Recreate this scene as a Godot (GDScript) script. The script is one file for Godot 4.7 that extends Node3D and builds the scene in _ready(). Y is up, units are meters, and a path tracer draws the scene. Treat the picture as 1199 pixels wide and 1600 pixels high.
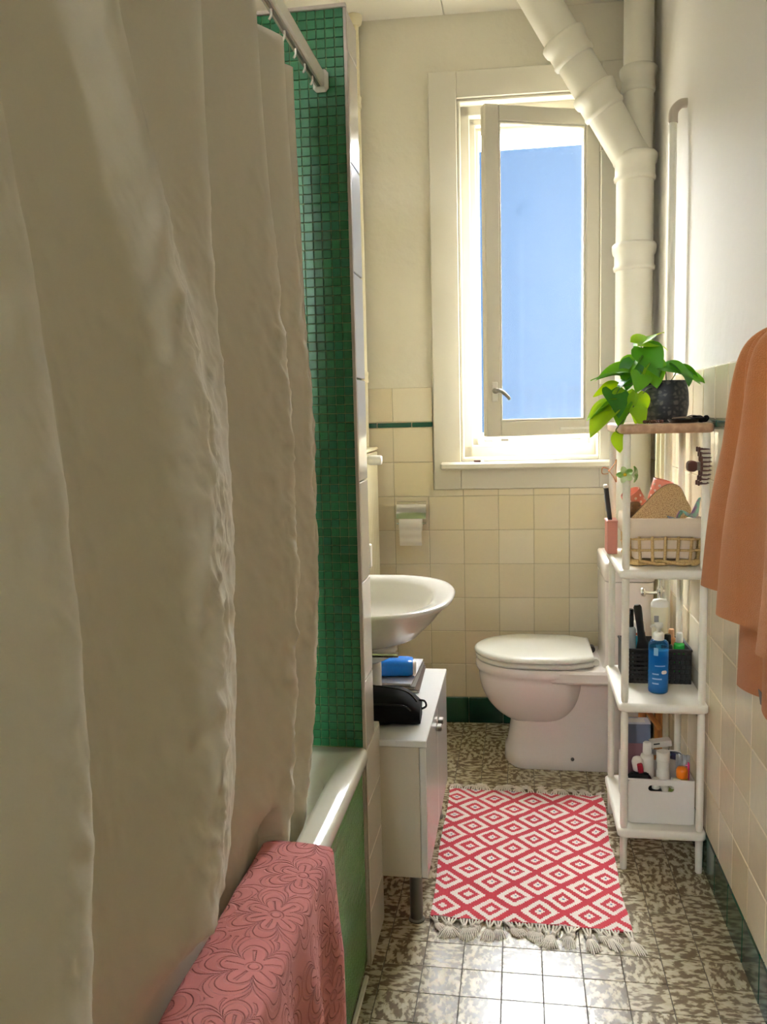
extends Node3D
# ------------------------------------------------------------------ helpers
var M := {}
var names := {}
var cache := {}
var rng := RandomNumberGenerator.new()

func sm(col: Color, rough := 0.5, o := {}) -> StandardMaterial3D:
	var m := StandardMaterial3D.new()
	m.albedo_color = col
	m.roughness = rough
	for k in o:
		m.set(k, o[k])
	return m

func numbered(called: String) -> String:
	var n: int = names.get(called, 0)
	names[called] = n + 1
	return called if n == 0 else "%s_%03d" % [called, n]

func thing(called: String, label: String, category: String, at := Vector3.ZERO, turn := 0.0, group := "") -> Node3D:
	var o := Node3D.new()
	o.name = numbered(called)
	add_child(o)
	o.position = at
	o.rotation.y = turn
	tag(o, label, category, group)
	return o

func tag(o: Node, label: String, category := "", group := "", kind := "") -> void:
	if label: o.set_meta("label", label)
	if category: o.set_meta("category", category)
	if group: o.set_meta("group", group)
	if kind: o.set_meta("kind", kind)

func structure(called: String, label: String, at := Vector3.ZERO, turn := 0.0) -> Node3D:
	var o := Node3D.new()
	o.name = called
	add_child(o)
	o.position = at
	o.rotation.y = turn
	tag(o, label, called.split("_")[0], "", "structure")
	return o

func put(called: String, mesh: Mesh, m: Material, parent: Node, at := Vector3.ZERO, rot := Vector3.ZERO) -> MeshInstance3D:
	var o := MeshInstance3D.new()
	o.name = called
	o.mesh = mesh
	o.material_override = m
	parent.add_child(o, true)
	o.position = at
	o.rotation = rot
	return o

func begin(smooth := true) -> SurfaceTool:
	var st := SurfaceTool.new()
	st.begin(Mesh.PRIMITIVE_TRIANGLES)
	st.set_smooth_group(0 if smooth else -1)
	return st

func fin(st: SurfaceTool) -> ArrayMesh:
	st.generate_normals()
	return st.commit()

func tri(st: SurfaceTool, a: Vector3, b: Vector3, c: Vector3) -> void:
	for p: Vector3 in [a, b, c]:
		st.set_uv(Vector2(p.x + p.z * 0.37, p.y + p.z * 0.61))
		st.add_vertex(p)

func quad(st: SurfaceTool, a: Vector3, b: Vector3, c: Vector3, d: Vector3) -> void:
	tri(st, a, b, c)
	tri(st, a, c, d)

# chamfered box, 44 triangles
func cbox(st: SurfaceTool, c: Vector3, s: Vector3, b: float, xf := Transform3D.IDENTITY) -> void:
	st.set_smooth_group(-1)
	var h := s / 2.0
	var pt := func(sx: int, sy: int, sz: int, ax: int) -> Vector3:
		var p := Vector3(sx * h.x, sy * h.y, sz * h.z)
		for k in 3:
			if k != ax:
				p[k] -= signf(p[k]) * b
		return xf * (c + p)
	for ax in 3:
		var u := (ax + 1) % 3
		var v := (ax + 2) % 3
		for sg in [-1, 1]:
			var q := []
			for w in [[-1, -1], [-1, 1], [1, 1], [1, -1]]:
				var a := [0, 0, 0]
				a[ax] = sg
				a[u] = w[0]
				a[v] = w[1]
				q.append(pt.call(a[0], a[1], a[2], ax))
			if sg > 0: quad(st, q[0], q[1], q[2], q[3])
			else: quad(st, q[3], q[2], q[1], q[0])
	for ax in 3:
		var u := (ax + 1) % 3
		var v := (ax + 2) % 3
		for w in [[-1, -1], [-1, 1], [1, 1], [1, -1]]:
			var q := []
			for e in [[-1, u], [1, u], [1, v], [-1, v]]:
				var a := [0, 0, 0]
				a[ax] = e[0]
				a[u] = w[0]
				a[v] = w[1]
				q.append(pt.call(a[0], a[1], a[2], e[1]))
			if w[0] * w[1] > 0: quad(st, q[3], q[2], q[1], q[0])
			else: quad(st, q[0], q[1], q[2], q[3])
	for sx in [-1, 1]:
		for sy in [-1, 1]:
			for sz in [-1, 1]:
				var q := [pt.call(sx, sy, sz, 0), pt.call(sx, sy, sz, 1), pt.call(sx, sy, sz, 2)]
				if sx * sy * sz > 0: tri(st, q[0], q[2], q[1])
				else: tri(st, q[0], q[1], q[2])

func boxm(s: Vector3, b := 0.002) -> ArrayMesh:
	var key := "b%s%s" % [s, b]
	if not cache.has(key):
		var st := begin(false)
		cbox(st, Vector3.ZERO, s, minf(b, minf(s.x, minf(s.y, s.z)) * 0.45))
		cache[key] = fin(st)
	return cache[key]

# rings of equal length joined into a skin
func loft(st: SurfaceTool, rings: Array, cap0 := true, cap1 := true, hard := false) -> void:
	var n: int = rings[0].size()
	var m := rings.size()
	for j in m - 1:
		st.set_smooth_group(j + 1 if hard else 0)
		for i in n:
			var k := (i + 1) % n
			var ids := [[i, j, float(i) / n, float(j) / (m - 1)], [i, j + 1, float(i) / n, float(j + 1) / (m - 1)], [k, j + 1, float(i + 1) / n, float(j + 1) / (m - 1)], [k, j, float(i + 1) / n, float(j) / (m - 1)]]
			for t in [0, 1, 2, 0, 2, 3]:
				st.set_uv(Vector2(ids[t][2], ids[t][3]))
				st.add_vertex(rings[ids[t][1]][ids[t][0]])
	for e in [[cap0, 0], [cap1, m - 1]]:
		if e[0]:
			st.set_smooth_group(100 + e[1])
			var r = rings[e[1]]
			var c := Vector3.ZERO
			for p in r: c += p
			c /= n
			for i in n:
				var k := (i + 1) % n
				for p in ([c, r[i], r[k]] if e[1] == 0 else [c, r[k], r[i]]):
					st.set_uv(Vector2(p.x, p.z))
					st.add_vertex(p)

func circle(c: Vector3, r: float, n := 20, ax := Vector3.UP) -> PackedVector3Array:
	var out := PackedVector3Array()
	var a := ax.normalized()
	var u := a.cross(Vector3.RIGHT if absf(a.x) < 0.9 else Vector3.FORWARD).normalized()
	var v := a.cross(u)
	for i in n:
		var t := TAU * i / n
		out.append(c + u * cos(t) * r + v * sin(t) * r)
	return out

func lathe(st: SurfaceTool, prof: Array, n := 24, at := Vector3.ZERO, ax := Vector3.UP, hard := false) -> void:
	var rings := []
	for p in prof:
		rings.append(circle(at + ax.normalized() * p[1], maxf(p[0], 0.0002), n, ax))
	loft(st, rings, true, true, hard)

func lathem(prof: Array, n := 24, hard := false) -> ArrayMesh:
	var st := begin()
	lathe(st, prof, n, Vector3.ZERO, Vector3.UP, hard)
	return fin(st)

func tube(st: SurfaceTool, pts: Array, r, n := 10) -> void:
	var rings := []
	var u := Vector3.ZERO
	for i in pts.size():
		var d: Vector3 = (pts[mini(i + 1, pts.size() - 1)] - pts[maxi(i - 1, 0)]).normalized()
		if i == 0: u = d.cross(Vector3.UP if absf(d.y) < 0.9 else Vector3.RIGHT).normalized()
		u = (u - d * u.dot(d)).normalized()
		var v := d.cross(u)
		var rr: float = r[i] if r is Array else r
		var ring := PackedVector3Array()
		for k in n:
			var t := TAU * k / n
			ring.append(pts[i] + u * cos(t) * rr + v * sin(t) * rr)
		rings.append(ring)
	loft(st, rings)

func tubem(pts: Array, r, n := 10) -> ArrayMesh:
	var st := begin()
	tube(st, pts, r, n)
	return fin(st)

func curve(pts: Array, steps := 6) -> Array:
	var c := Curve3D.new()
	for i in pts.size():
		var t: Vector3 = (pts[mini(i + 1, pts.size() - 1)] - pts[maxi(i - 1, 0)]) / 6.0
		c.add_point(pts[i], -t, t)
	var out := []
	for i in pts.size() - 1:
		for k in steps: out.append(c.sample(i, float(k) / steps))
	out.append(pts[-1])
	return out

# outline in XY given thickness along Z, with a chamfer on both faces
func slab(st: SurfaceTool, poly: PackedVector2Array, z0: float, z1: float, bev := 0.0, xf := Transform3D.IDENTITY) -> void:
	if Geometry2D.is_polygon_clockwise(poly): poly.reverse()
	var inner := poly
	if bev > 0.0:
		var off := Geometry2D.offset_polygon(poly, -bev, Geometry2D.JOIN_MITER)
		if off.size() and off[0].size() == poly.size():
			# keep the pairing of points: take the nearest
			inner = PackedVector2Array()
			for p in poly:
				var best: Vector2 = off[0][0]
				for q in off[0]:
					if q.distance_squared_to(p) < best.distance_squared_to(p): best = q
				inner.append(best)
	var lay := [[inner, z0], [poly, z0 + bev], [poly, z1 - bev], [inner, z1]] if bev > 0.0 else [[poly, z0], [poly, z1]]
	st.set_smooth_group(-1)
	for j in lay.size() - 1:
		for i in poly.size():
			var k := (i + 1) % poly.size()
			quad(st, xf * Vector3(lay[j][0][i].x, lay[j][0][i].y, lay[j][1]), xf * Vector3(lay[j + 1][0][i].x, lay[j + 1][0][i].y, lay[j + 1][1]), xf * Vector3(lay[j + 1][0][k].x, lay[j + 1][0][k].y, lay[j + 1][1]), xf * Vector3(lay[j][0][k].x, lay[j][0][k].y, lay[j][1]))
	var ids := Geometry2D.triangulate_polygon(inner)
	for t in range(0, ids.size(), 3):
		var a := inner[ids[t]]
		var b := inner[ids[t + 1]]
		var c := inner[ids[t + 2]]
		if (b - a).cross(c - a) < 0:
			var sw := b
			b = c
			c = sw
		tri(st, xf * Vector3(a.x, a.y, z1), xf * Vector3(c.x, c.y, z1), xf * Vector3(b.x, b.y, z1))
		tri(st, xf * Vector3(a.x, a.y, z0), xf * Vector3(b.x, b.y, z0), xf * Vector3(c.x, c.y, z0))

func slabm(poly: PackedVector2Array, z0: float, z1: float, bev := 0.0) -> ArrayMesh:
	var st := begin(false)
	slab(st, poly, z0, z1, bev)
	return fin(st)

func rrect(w: float, h: float, r: float, n := 4, c := Vector2.ZERO) -> PackedVector2Array:
	var out := PackedVector2Array()
	for q in 4:
		var cc := Vector2([1, -1, -1, 1][q] * (w / 2 - r), [1, 1, -1, -1][q] * (h / 2 - r))
		for k in n + 1:
			var t := PI / 2 * (q + float(k) / n)
			out.append(c + cc + Vector2(cos(t), sin(t)) * r)
	return out

# cloth: fn(s, t) -> Vector3, given a thickness
func sheet(fn: Callable, nu: int, nv: int, thick: float, uvs := Vector2.ONE) -> ArrayMesh:
	var g := []
	for j in nv + 1:
		var row := PackedVector3Array()
		for i in nu + 1: row.append(fn.call(float(i) / nu, float(j) / nv))
		g.append(row)
	var back := []
	for j in nv + 1:
		var row := PackedVector3Array()
		for i in nu + 1:
			var du: Vector3 = g[j][mini(i + 1, nu)] - g[j][maxi(i - 1, 0)]
			var dv: Vector3 = g[mini(j + 1, nv)][i] - g[maxi(j - 1, 0)][i]
			row.append(g[j][i] - du.cross(dv).normalized() * thick)
		back.append(row)
	var st := begin()
	var corner := func(side: Array, i: int, j: int) -> void:
		st.set_uv(Vector2(float(i) / nu * uvs.x, float(j) / nv * uvs.y))
		st.add_vertex(side[j][i])
	for side in 2:
		st.set_smooth_group(side)
		var a: Array = [g, back][side]
		for j in nv:
			for i in nu:
				for c in ([[0, 0], [1, 1], [1, 0], [0, 0], [0, 1], [1, 1]] if side == 0 else [[0, 0], [1, 0], [1, 1], [0, 0], [1, 1], [0, 1]]):
					corner.call(a, i + c[0], j + c[1])
	st.set_smooth_group(-1)
	for i in nu:
		quad(st, g[0][i], g[0][i + 1], back[0][i + 1], back[0][i])
		quad(st, g[nv][i + 1], g[nv][i], back[nv][i], back[nv][i + 1])
	for j in nv:
		quad(st, g[j + 1][0], g[j][0], back[j][0], back[j + 1][0])
		quad(st, g[j][nu], g[j + 1][nu], back[j + 1][nu], back[j][nu])
	return fin(st)

func noise_tex(freq: float, ramp := [], size := 512, seed := 1, o := {}) -> NoiseTexture2D:
	var n := FastNoiseLite.new()
	n.seed = seed
	n.frequency = freq
	for k in o: n.set(k, o[k])
	var t := NoiseTexture2D.new()
	t.width = size
	t.height = size
	t.seamless = true
	t.noise = n
	if ramp.size():
		var g := Gradient.new()
		g.offsets = PackedFloat32Array(ramp.map(func(r): return r[0]))
		g.colors = PackedColorArray(ramp.map(func(r): return r[1]))
		t.color_ramp = g
	return t

func c8(r: int, g: int, b: int, a := 1.0) -> Color:
	return Color(r / 255.0, g / 255.0, b / 255.0, a)

# ------------------------------------------------------------------ scene
const BACK := Vector3(0, 0, -3.545)     # where the window wall meets x = 0
const SKEW := 0.0436                    # the window wall is not quite square to the side walls
const TILE := 0.1445
const ROW := 0.1437
var back_wall: Node3D

func _ready() -> void:
	rng.seed = 7
	var cam := Camera3D.new()
	cam.name = "camera"
	add_child(cam)
	cam.transform = Transform3D(Basis(Vector3(0.98758271, -0.02388914, -0.15527301), Vector3(0.00581817, 0.99325442, -0.11580932), Vector3(0.15699219, 0.11346788, 0.98105988)).orthonormalized(), Vector3(0, 1.32, 0))
	cam.keep_aspect = Camera3D.KEEP_HEIGHT
	cam.fov = rad_to_deg(2.0 * atan(800.0 / 1330.0))
	cam.near = 0.05
	cam.far = 200.0
	cam.current = true
	var we := WorldEnvironment.new()
	we.name = "world"
	var env := Environment.new()
	env.background_mode = Environment.BG_SKY
	var sky := Sky.new()
	var ps := ProceduralSkyMaterial.new()
	ps.sky_top_color = Color(0.97, 0.985, 1.0)
	ps.sky_horizon_color = Color(0.98, 0.99, 1.0)
	ps.ground_horizon_color = Color(0.5, 0.52, 0.54)
	ps.ground_bottom_color = Color(0.45, 0.45, 0.44)
	env.background_energy_multiplier = SKY_POWER
	sky.sky_material = ps
	env.sky = sky
	env.tonemap_mode = Environment.TONE_MAPPER_LINEAR
	env.tonemap_exposure = 1.55
	env.sdfgi_enabled = true
	env.ssao_enabled = true
	env.ssil_enabled = true
	we.environment = env
	add_child(we)
	materials()
	room()
	window()
	outdoors()
	pipes()
	bath()
	curtain()
	partition_side()
	basin_corner()
	toilet()
	rug()
	shelf_unit()
	shelf_top_things()
	shelf_second()
	shelf_third()
	shelf_bottom()
	brown_towels()
	front_wall()

const SKY_POWER := 46.0

func materials() -> void:
	M.plaster = sm(c8(230, 223, 202), 0.8, {"heightmap_enabled": true, "heightmap_texture": noise_tex(0.02, [], 512, 3), "heightmap_scale": 0.15, "uv1_triplanar": true, "uv1_world_triplanar": true, "uv1_scale": Vector3(1.5, 1.5, 1.5)})
	M.wall_white = sm(c8(234, 229, 220), 0.75, {"heightmap_enabled": true, "heightmap_texture": noise_tex(0.015, [], 512, 4), "heightmap_scale": 0.12, "uv1_triplanar": true, "uv1_world_triplanar": true, "uv1_scale": Vector3(1.2, 1.2, 1.2)})
	M.ceiling = sm(c8(238, 232, 216), 0.85)
	M.grout = sm(c8(196, 184, 152), 0.85)
	M.trimwood = sm(c8(222, 215, 196), 0.42)
	var wavy := noise_tex(0.006, [], 256, 9)
	M.cream = []
	for c in [c8(236, 223, 194), c8(232, 218, 187), c8(238, 227, 201), c8(234, 220, 185)]:
		M.cream.append(sm(c, 0.14, {"metallic_specular": 0.55, "heightmap_enabled": true, "heightmap_texture": wavy, "heightmap_scale": 0.12, "uv1_triplanar": true, "uv1_world_triplanar": true, "uv1_scale": Vector3(2, 2, 2)}))
	M.base_green = [sm(c8(12, 66, 46), 0.12), sm(c8(10, 60, 40), 0.12), sm(c8(16, 72, 50), 0.12)]
	M.band_green = sm(c8(4, 70, 56), 0.15)
	M.mosaic = [sm(c8(30, 110, 62), 0.4), sm(c8(26, 102, 56), 0.4), sm(c8(36, 118, 66), 0.4), sm(c8(28, 108, 70), 0.4)]
	M.mosaic_grout = sm(c8(160, 172, 118), 0.9)
	M.panel_mosaic = sm(c8(104, 158, 92), 0.2)
	M.panel_grout = sm(c8(176, 190, 140), 0.85)
	M.white_tile = sm(c8(232, 226, 214), 0.15)
	M.white_grout = sm(c8(170, 164, 146), 0.85)
	M.metal_strip = sm(c8(196, 182, 168), 0.35)
	M.chrome = sm(c8(228, 228, 226), 0.12, {"metallic": 1.0})
	M.steel = sm(c8(150, 146, 138), 0.35, {"metallic": 0.9})
	M.ceramic = sm(c8(244, 240, 234), 0.08, {"metallic_specular": 0.6})
	M.toilet = sm(c8(244, 234, 226), 0.1, {"metallic_specular": 0.6})
	M.seat = sm(c8(240, 238, 226), 0.25)
	M.bath_enamel = sm(c8(236, 232, 214), 0.1, {"metallic_specular": 0.55})
	M.pipe_paint = sm(c8(232, 227, 210), 0.4)
	M.pipe_cream = sm(c8(232, 222, 186), 0.45)
	M.radiator = sm(c8(236, 228, 196), 0.4)
	M.white_plastic = sm(c8(240, 236, 224), 0.35)
	M.shelf_white = sm(c8(240, 235, 220), 0.38)
	M.lacquer = sm(c8(240, 239, 236), 0.12, {"metallic_specular": 0.55})
	M.side_panel = sm(c8(222, 214, 196), 0.35)
	M.grey_leg = sm(c8(120, 118, 108), 0.4, {"metallic": 0.4})
	M.black = sm(c8(16, 16, 18), 0.42)
	M.black_gloss = sm(c8(12, 12, 14), 0.25)
	M.black_cloth = sm(c8(8, 8, 9), 0.7, {"metallic_specular": 0.3})
	M.paper = sm(c8(238, 232, 222), 0.9)
	M.towel_band = sm(c8(196, 126, 82), 0.8)
	M.wood_top = sm(Color.WHITE, 0.4, {"albedo_texture": noise_tex(0.008, [[0.2, c8(166, 128, 96)], [0.8, c8(196, 160, 126)]], 256, 91), "uv1_triplanar": true, "uv1_scale": Vector3(16, 16, 2)})
	M.floor_grout = sm(c8(74, 66, 54), 0.9)
	var ramp := [[0.0, c8(108, 92, 68)], [0.42, c8(122, 106, 80)], [0.47, c8(154, 140, 110)], [0.53, c8(192, 180, 148)], [0.75, c8(206, 196, 166)], [1.0, c8(214, 206, 180)]]
	M.floor = []
	for k in 4:
		var t := noise_tex(0.022, ramp, 512, 20 + k, {"noise_type": FastNoiseLite.TYPE_SIMPLEX_SMOOTH, "fractal_octaves": 3, "fractal_gain": 0.55, "domain_warp_enabled": true, "domain_warp_amplitude": 28.0, "domain_warp_frequency": 0.012})
		M.floor.append(sm(Color.WHITE, 0.27, {"metallic_specular": 0.55, "albedo_texture": t, "uv1_triplanar": true, "uv1_world_triplanar": true, "uv1_scale": Vector3(2.2, 2.2, 4.6) if k % 2 == 0 else Vector3(4.0, 2.2, 2.6), "uv1_offset": Vector3(k * 0.37, 0, k * 0.21)}))

func room() -> void:
	# floor of small marbled tiles, each with its own edge
	var fl := structure("floor", "marbled brown and cream floor of small square tiles")
	put("screed", boxm(Vector3(2.2, 0.1, 5.2), 0.0), M.floor_grout, fl, Vector3(-0.3, -0.0515, -1.3))
	var px := 0.0945
	var pz := 0.0965
	var tm := boxm(Vector3(px - 0.0018, 0.006, pz - 0.0018), 0.0006)
	for i in range(-4, 6):
		for j in range(-3, 17):
			var x := -0.0455 + px * (i + 0.5)
			var z := -1.995 - pz * (j - 0.5)
			if x - px / 2 > 0.52 or x + px / 2 < -0.42 or (x < -0.66): continue
			if z < -3.6: continue
			put("tile", tm, M.floor[(i * 3 + j * 5 + (i * j) % 3 + 60) % 4], fl, Vector3(x, -0.003, z))
	var st := begin(false)
	for i in range(-7, 6):
		for j in range(-28, 17):
			if i >= -4 and j >= -3: continue
			cbox(st, Vector3(-0.0455 + px * (i + 0.5), -0.003, -1.995 - pz * (j - 0.5)), Vector3(px - 0.0018, 0.006, pz - 0.0018), 0.0006)
	var rest := put("outer_tiles", fin(st), M.floor[0], fl)
	tag(rest, "", "", "", "stuff")
	# ceiling boards
	var ce := structure("ceiling", "cream painted ceiling above the window")
	put("board", boxm(Vector3(0.95, 0.12, 5.2), 0.003), M.ceiling, ce, Vector3(-0.757, 2.933, -1.3))
	put("board", boxm(Vector3(1.1, 0.12, 5.2), 0.003), M.ceiling, ce, Vector3(0.27, 2.9335, -1.3))
	# window wall, in its own skewed frame
	back_wall = structure("wall_back", "cream plaster window wall with cream tiles below", BACK, SKEW)
	for b in [[-1.3, -0.235, 0.0, 2.95], [0.325, 0.75, 0.0, 2.95], [-0.235, 0.325, 0.0, 1.10], [-0.235, 0.325, 2.552, 2.95]]:
		put("plaster", boxm(Vector3(b[1] - b[0], b[3] - b[2], 0.3), 0.0), M.plaster, back_wall, Vector3((b[0] + b[1]) / 2, (b[2] + b[3]) / 2, -0.158))
	put("mortar", boxm(Vector3(0.5, 1.428, 0.006), 0.0), M.grout, back_wall, Vector3(-0.604, 0.714, -0.0045))
	put("mortar", boxm(Vector3(0.92, 1.004, 0.006), 0.0), M.grout, back_wall, Vector3(0.10, 0.502, -0.0045))
	var g := 0.0016
	for c in range(-2, 7):
		var u0 := -0.372 + TILE * c
		var u1 := u0 + TILE
		if u0 > 0.53: continue
		u1 = minf(u1, 0.545)
		var ue := -0.350 if c == -1 else u1
		# base course
		put("base_tile", boxm(Vector3(u1 - u0 - g, 0.112, 0.012), 0.003), M.base_green[(c + 9) % 3], back_wall, Vector3((u0 + u1) / 2 + 0.012, 0.056, 0.0))
		for r in 10:
			var y0 := 0.114 + ROW * r
			var y1 := y0 + ROW
			if r == 8:
				y1 = y0 + 0.0
			if r >= 8:
				continue
			if r == 6 and c >= 0: y1 = 1.004
			if r > 6 and c >= 0: continue
			if r > 5 and c == -1: u1 = ue
			put("tile", boxm(Vector3(u1 - u0 - g, y1 - y0 - g, 0.008), 0.0018), M.cream[(c * 5 + r * 3 + (c * r) % 4 + 40) % 4], back_wall, Vector3((u0 + u1) / 2, (y0 + y1) / 2, -0.004))
		if c < 0:
			put("tile", boxm(Vector3(u1 - u0 - g, 0.138, 0.008), 0.0018), M.cream[(c + 7) % 4], back_wall, Vector3((u0 + u1) / 2, 1.358, -0.004))
	for q in [[-0.72, -0.582], [-0.58, -0.4385], [-0.4355, -0.351]]:
		put("band_tile", boxm(Vector3(q[1] - q[0], 0.019, 0.01), 0.002), M.band_green, back_wall, Vector3((q[0] + q[1]) / 2, 1.2755, -0.003))
	# right hand wall
	var rw := structure("wall_right", "white right wall with glossy cream tiles and green base course")
	put("plaster", boxm(Vector3(0.2, 2.95, 5.2), 0.0), M.wall_white, rw, Vector3(0.631, 1.475, -1.3))
	put("mortar", boxm(Vector3(0.006, 1.428, 4.6), 0.0), M.grout, rw, Vector3(0.5285, 0.714, -1.3))
	for c in range(-4, 13):
		var z := -1.83 - TILE * (c + 0.5)
		if z < -3.62: continue
		put("base_tile", boxm(Vector3(0.014, 0.118, TILE - g), 0.003), M.base_green[(c * 2 + 9) % 3], rw, Vector3(0.524, 0.059, z - 0.02))
		for r in 8:
			put("tile", boxm(Vector3(0.009, ROW - g, TILE - g), 0.002), M.cream[(c * 3 + r * 5 + (c * r) % 3 + 60) % 4], rw, Vector3(0.5255, 0.114 + ROW * (r + 0.5), z))
		put("band_tile", boxm(Vector3(0.011, 0.019, TILE - 0.003), 0.002), M.band_green, rw, Vector3(0.5245, 1.2755, z + 0.03))
		put("edge_tile", boxm(Vector3(0.011, 0.143, TILE - g), 0.004), M.cream[(c + 6) % 4], rw, Vector3(0.5255, 1.3585, z))
	st = begin(false)
	for c in range(5, 22):
		for r in 9:
			cbox(st, Vector3(0.5255, 0.114 + ROW * (r + 0.5), -1.83 + TILE * (c - 0.5)), Vector3(0.009, ROW - g, TILE - g), 0.002)
	rest = put("outer_tiles", fin(st), M.cream[0], rw)
	tag(rest, "", "", "", "stuff")
	# left walls and the wall behind the viewer
	var lw := structure("wall_left", "cream plaster wall behind the wash basin")
	put("plaster", boxm(Vector3(0.6, 2.95, 1.65), 0.0), M.plaster, lw, Vector3(-0.96, 1.475, -2.826))
	var bwl := structure("wall_bath", "wall along the bathtub behind the curtain")
	put("plaster", boxm(Vector3(0.2, 2.95, 3.2), 0.0), M.white_tile, bwl, Vector3(-1.171, 1.475, -0.4))
	# partition at the foot of the bath, covered in green mosaic
	var pw := structure("wall_partition", "half-height partition clad in dark green mosaic with metal edge strips")
	put("core", boxm(Vector3(0.71, 2.183, 0.105), 0.0), M.mosaic_grout, pw, Vector3(-0.72, 1.0915, -1.9455))
	var mm := boxm(Vector3(0.0186, 0.0186, 0.004), 0.0008)
	st = begin(false)
	var made := 0
	for j in 82:
		for i in 34:
			var x := -0.3745 - 0.02 * i
			var y := 0.545 + 0.02 * (j + 0.5)
			if y > 2.176: continue
			var shown := i < 5 and (j > 22 or i < 3) and made < 300
			if shown:
				put("mosaic_tile", mm, M.mosaic[rng.randi() % 4], pw, Vector3(x, y, -1.8915))
				made += 1
			else:
				cbox(st, Vector3(x, y, -1.8915), Vector3(0.0186, 0.0186, 0.004), 0.0008)
	rest = put("mosaic", fin(st), M.mosaic[0], pw)
	tag(rest, "", "", "", "stuff")
	put("edge_strip", boxm(Vector3(0.0075, 2.19, 0.008), 0.001), M.metal_strip, pw, Vector3(-0.3605, 1.095, -1.8905))
	put("top_strip", boxm(Vector3(0.715, 0.008, 0.012), 0.001), M.metal_strip, pw, Vector3(-0.7145, 2.187, -1.889))

func partition_side() -> void:
	# white tiles on the end of the partition and on the low boxing behind it
	var pw := get_node("wall_partition")
	var th := 0.233
	for k in 9:
		var y0 := 0.54 + 0.233 * (k - 0.3)
		var y1 := minf(y0 + th, 2.183)
		y0 = maxf(y0, 0.54)
		if y1 <= y0: continue
		put("end_tile", boxm(Vector3(0.008, y1 - y0 - 0.003, 0.104), 0.0015), M.white_tile, pw, Vector3(-0.3605, (y0 + y1) / 2, -1.947))
	put("boxing", boxm(Vector3(0.28, 0.52, 0.185), 0.0), M.white_grout, pw, Vector3(-0.5052, 0.26, -1.9885))
	for k in 4:
		put("end_tile", boxm(Vector3(0.008, 0.131, 0.186), 0.0015), M.white_tile, pw, Vector3(-0.3605, 0.0665 + 0.134 * k - 0.0, -1.988))
	put("ledge_tile", boxm(Vector3(0.15, 0.008, 0.078), 0.0015), M.white_tile, pw, Vector3(-0.433, 0.534, -2.044))

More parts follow.
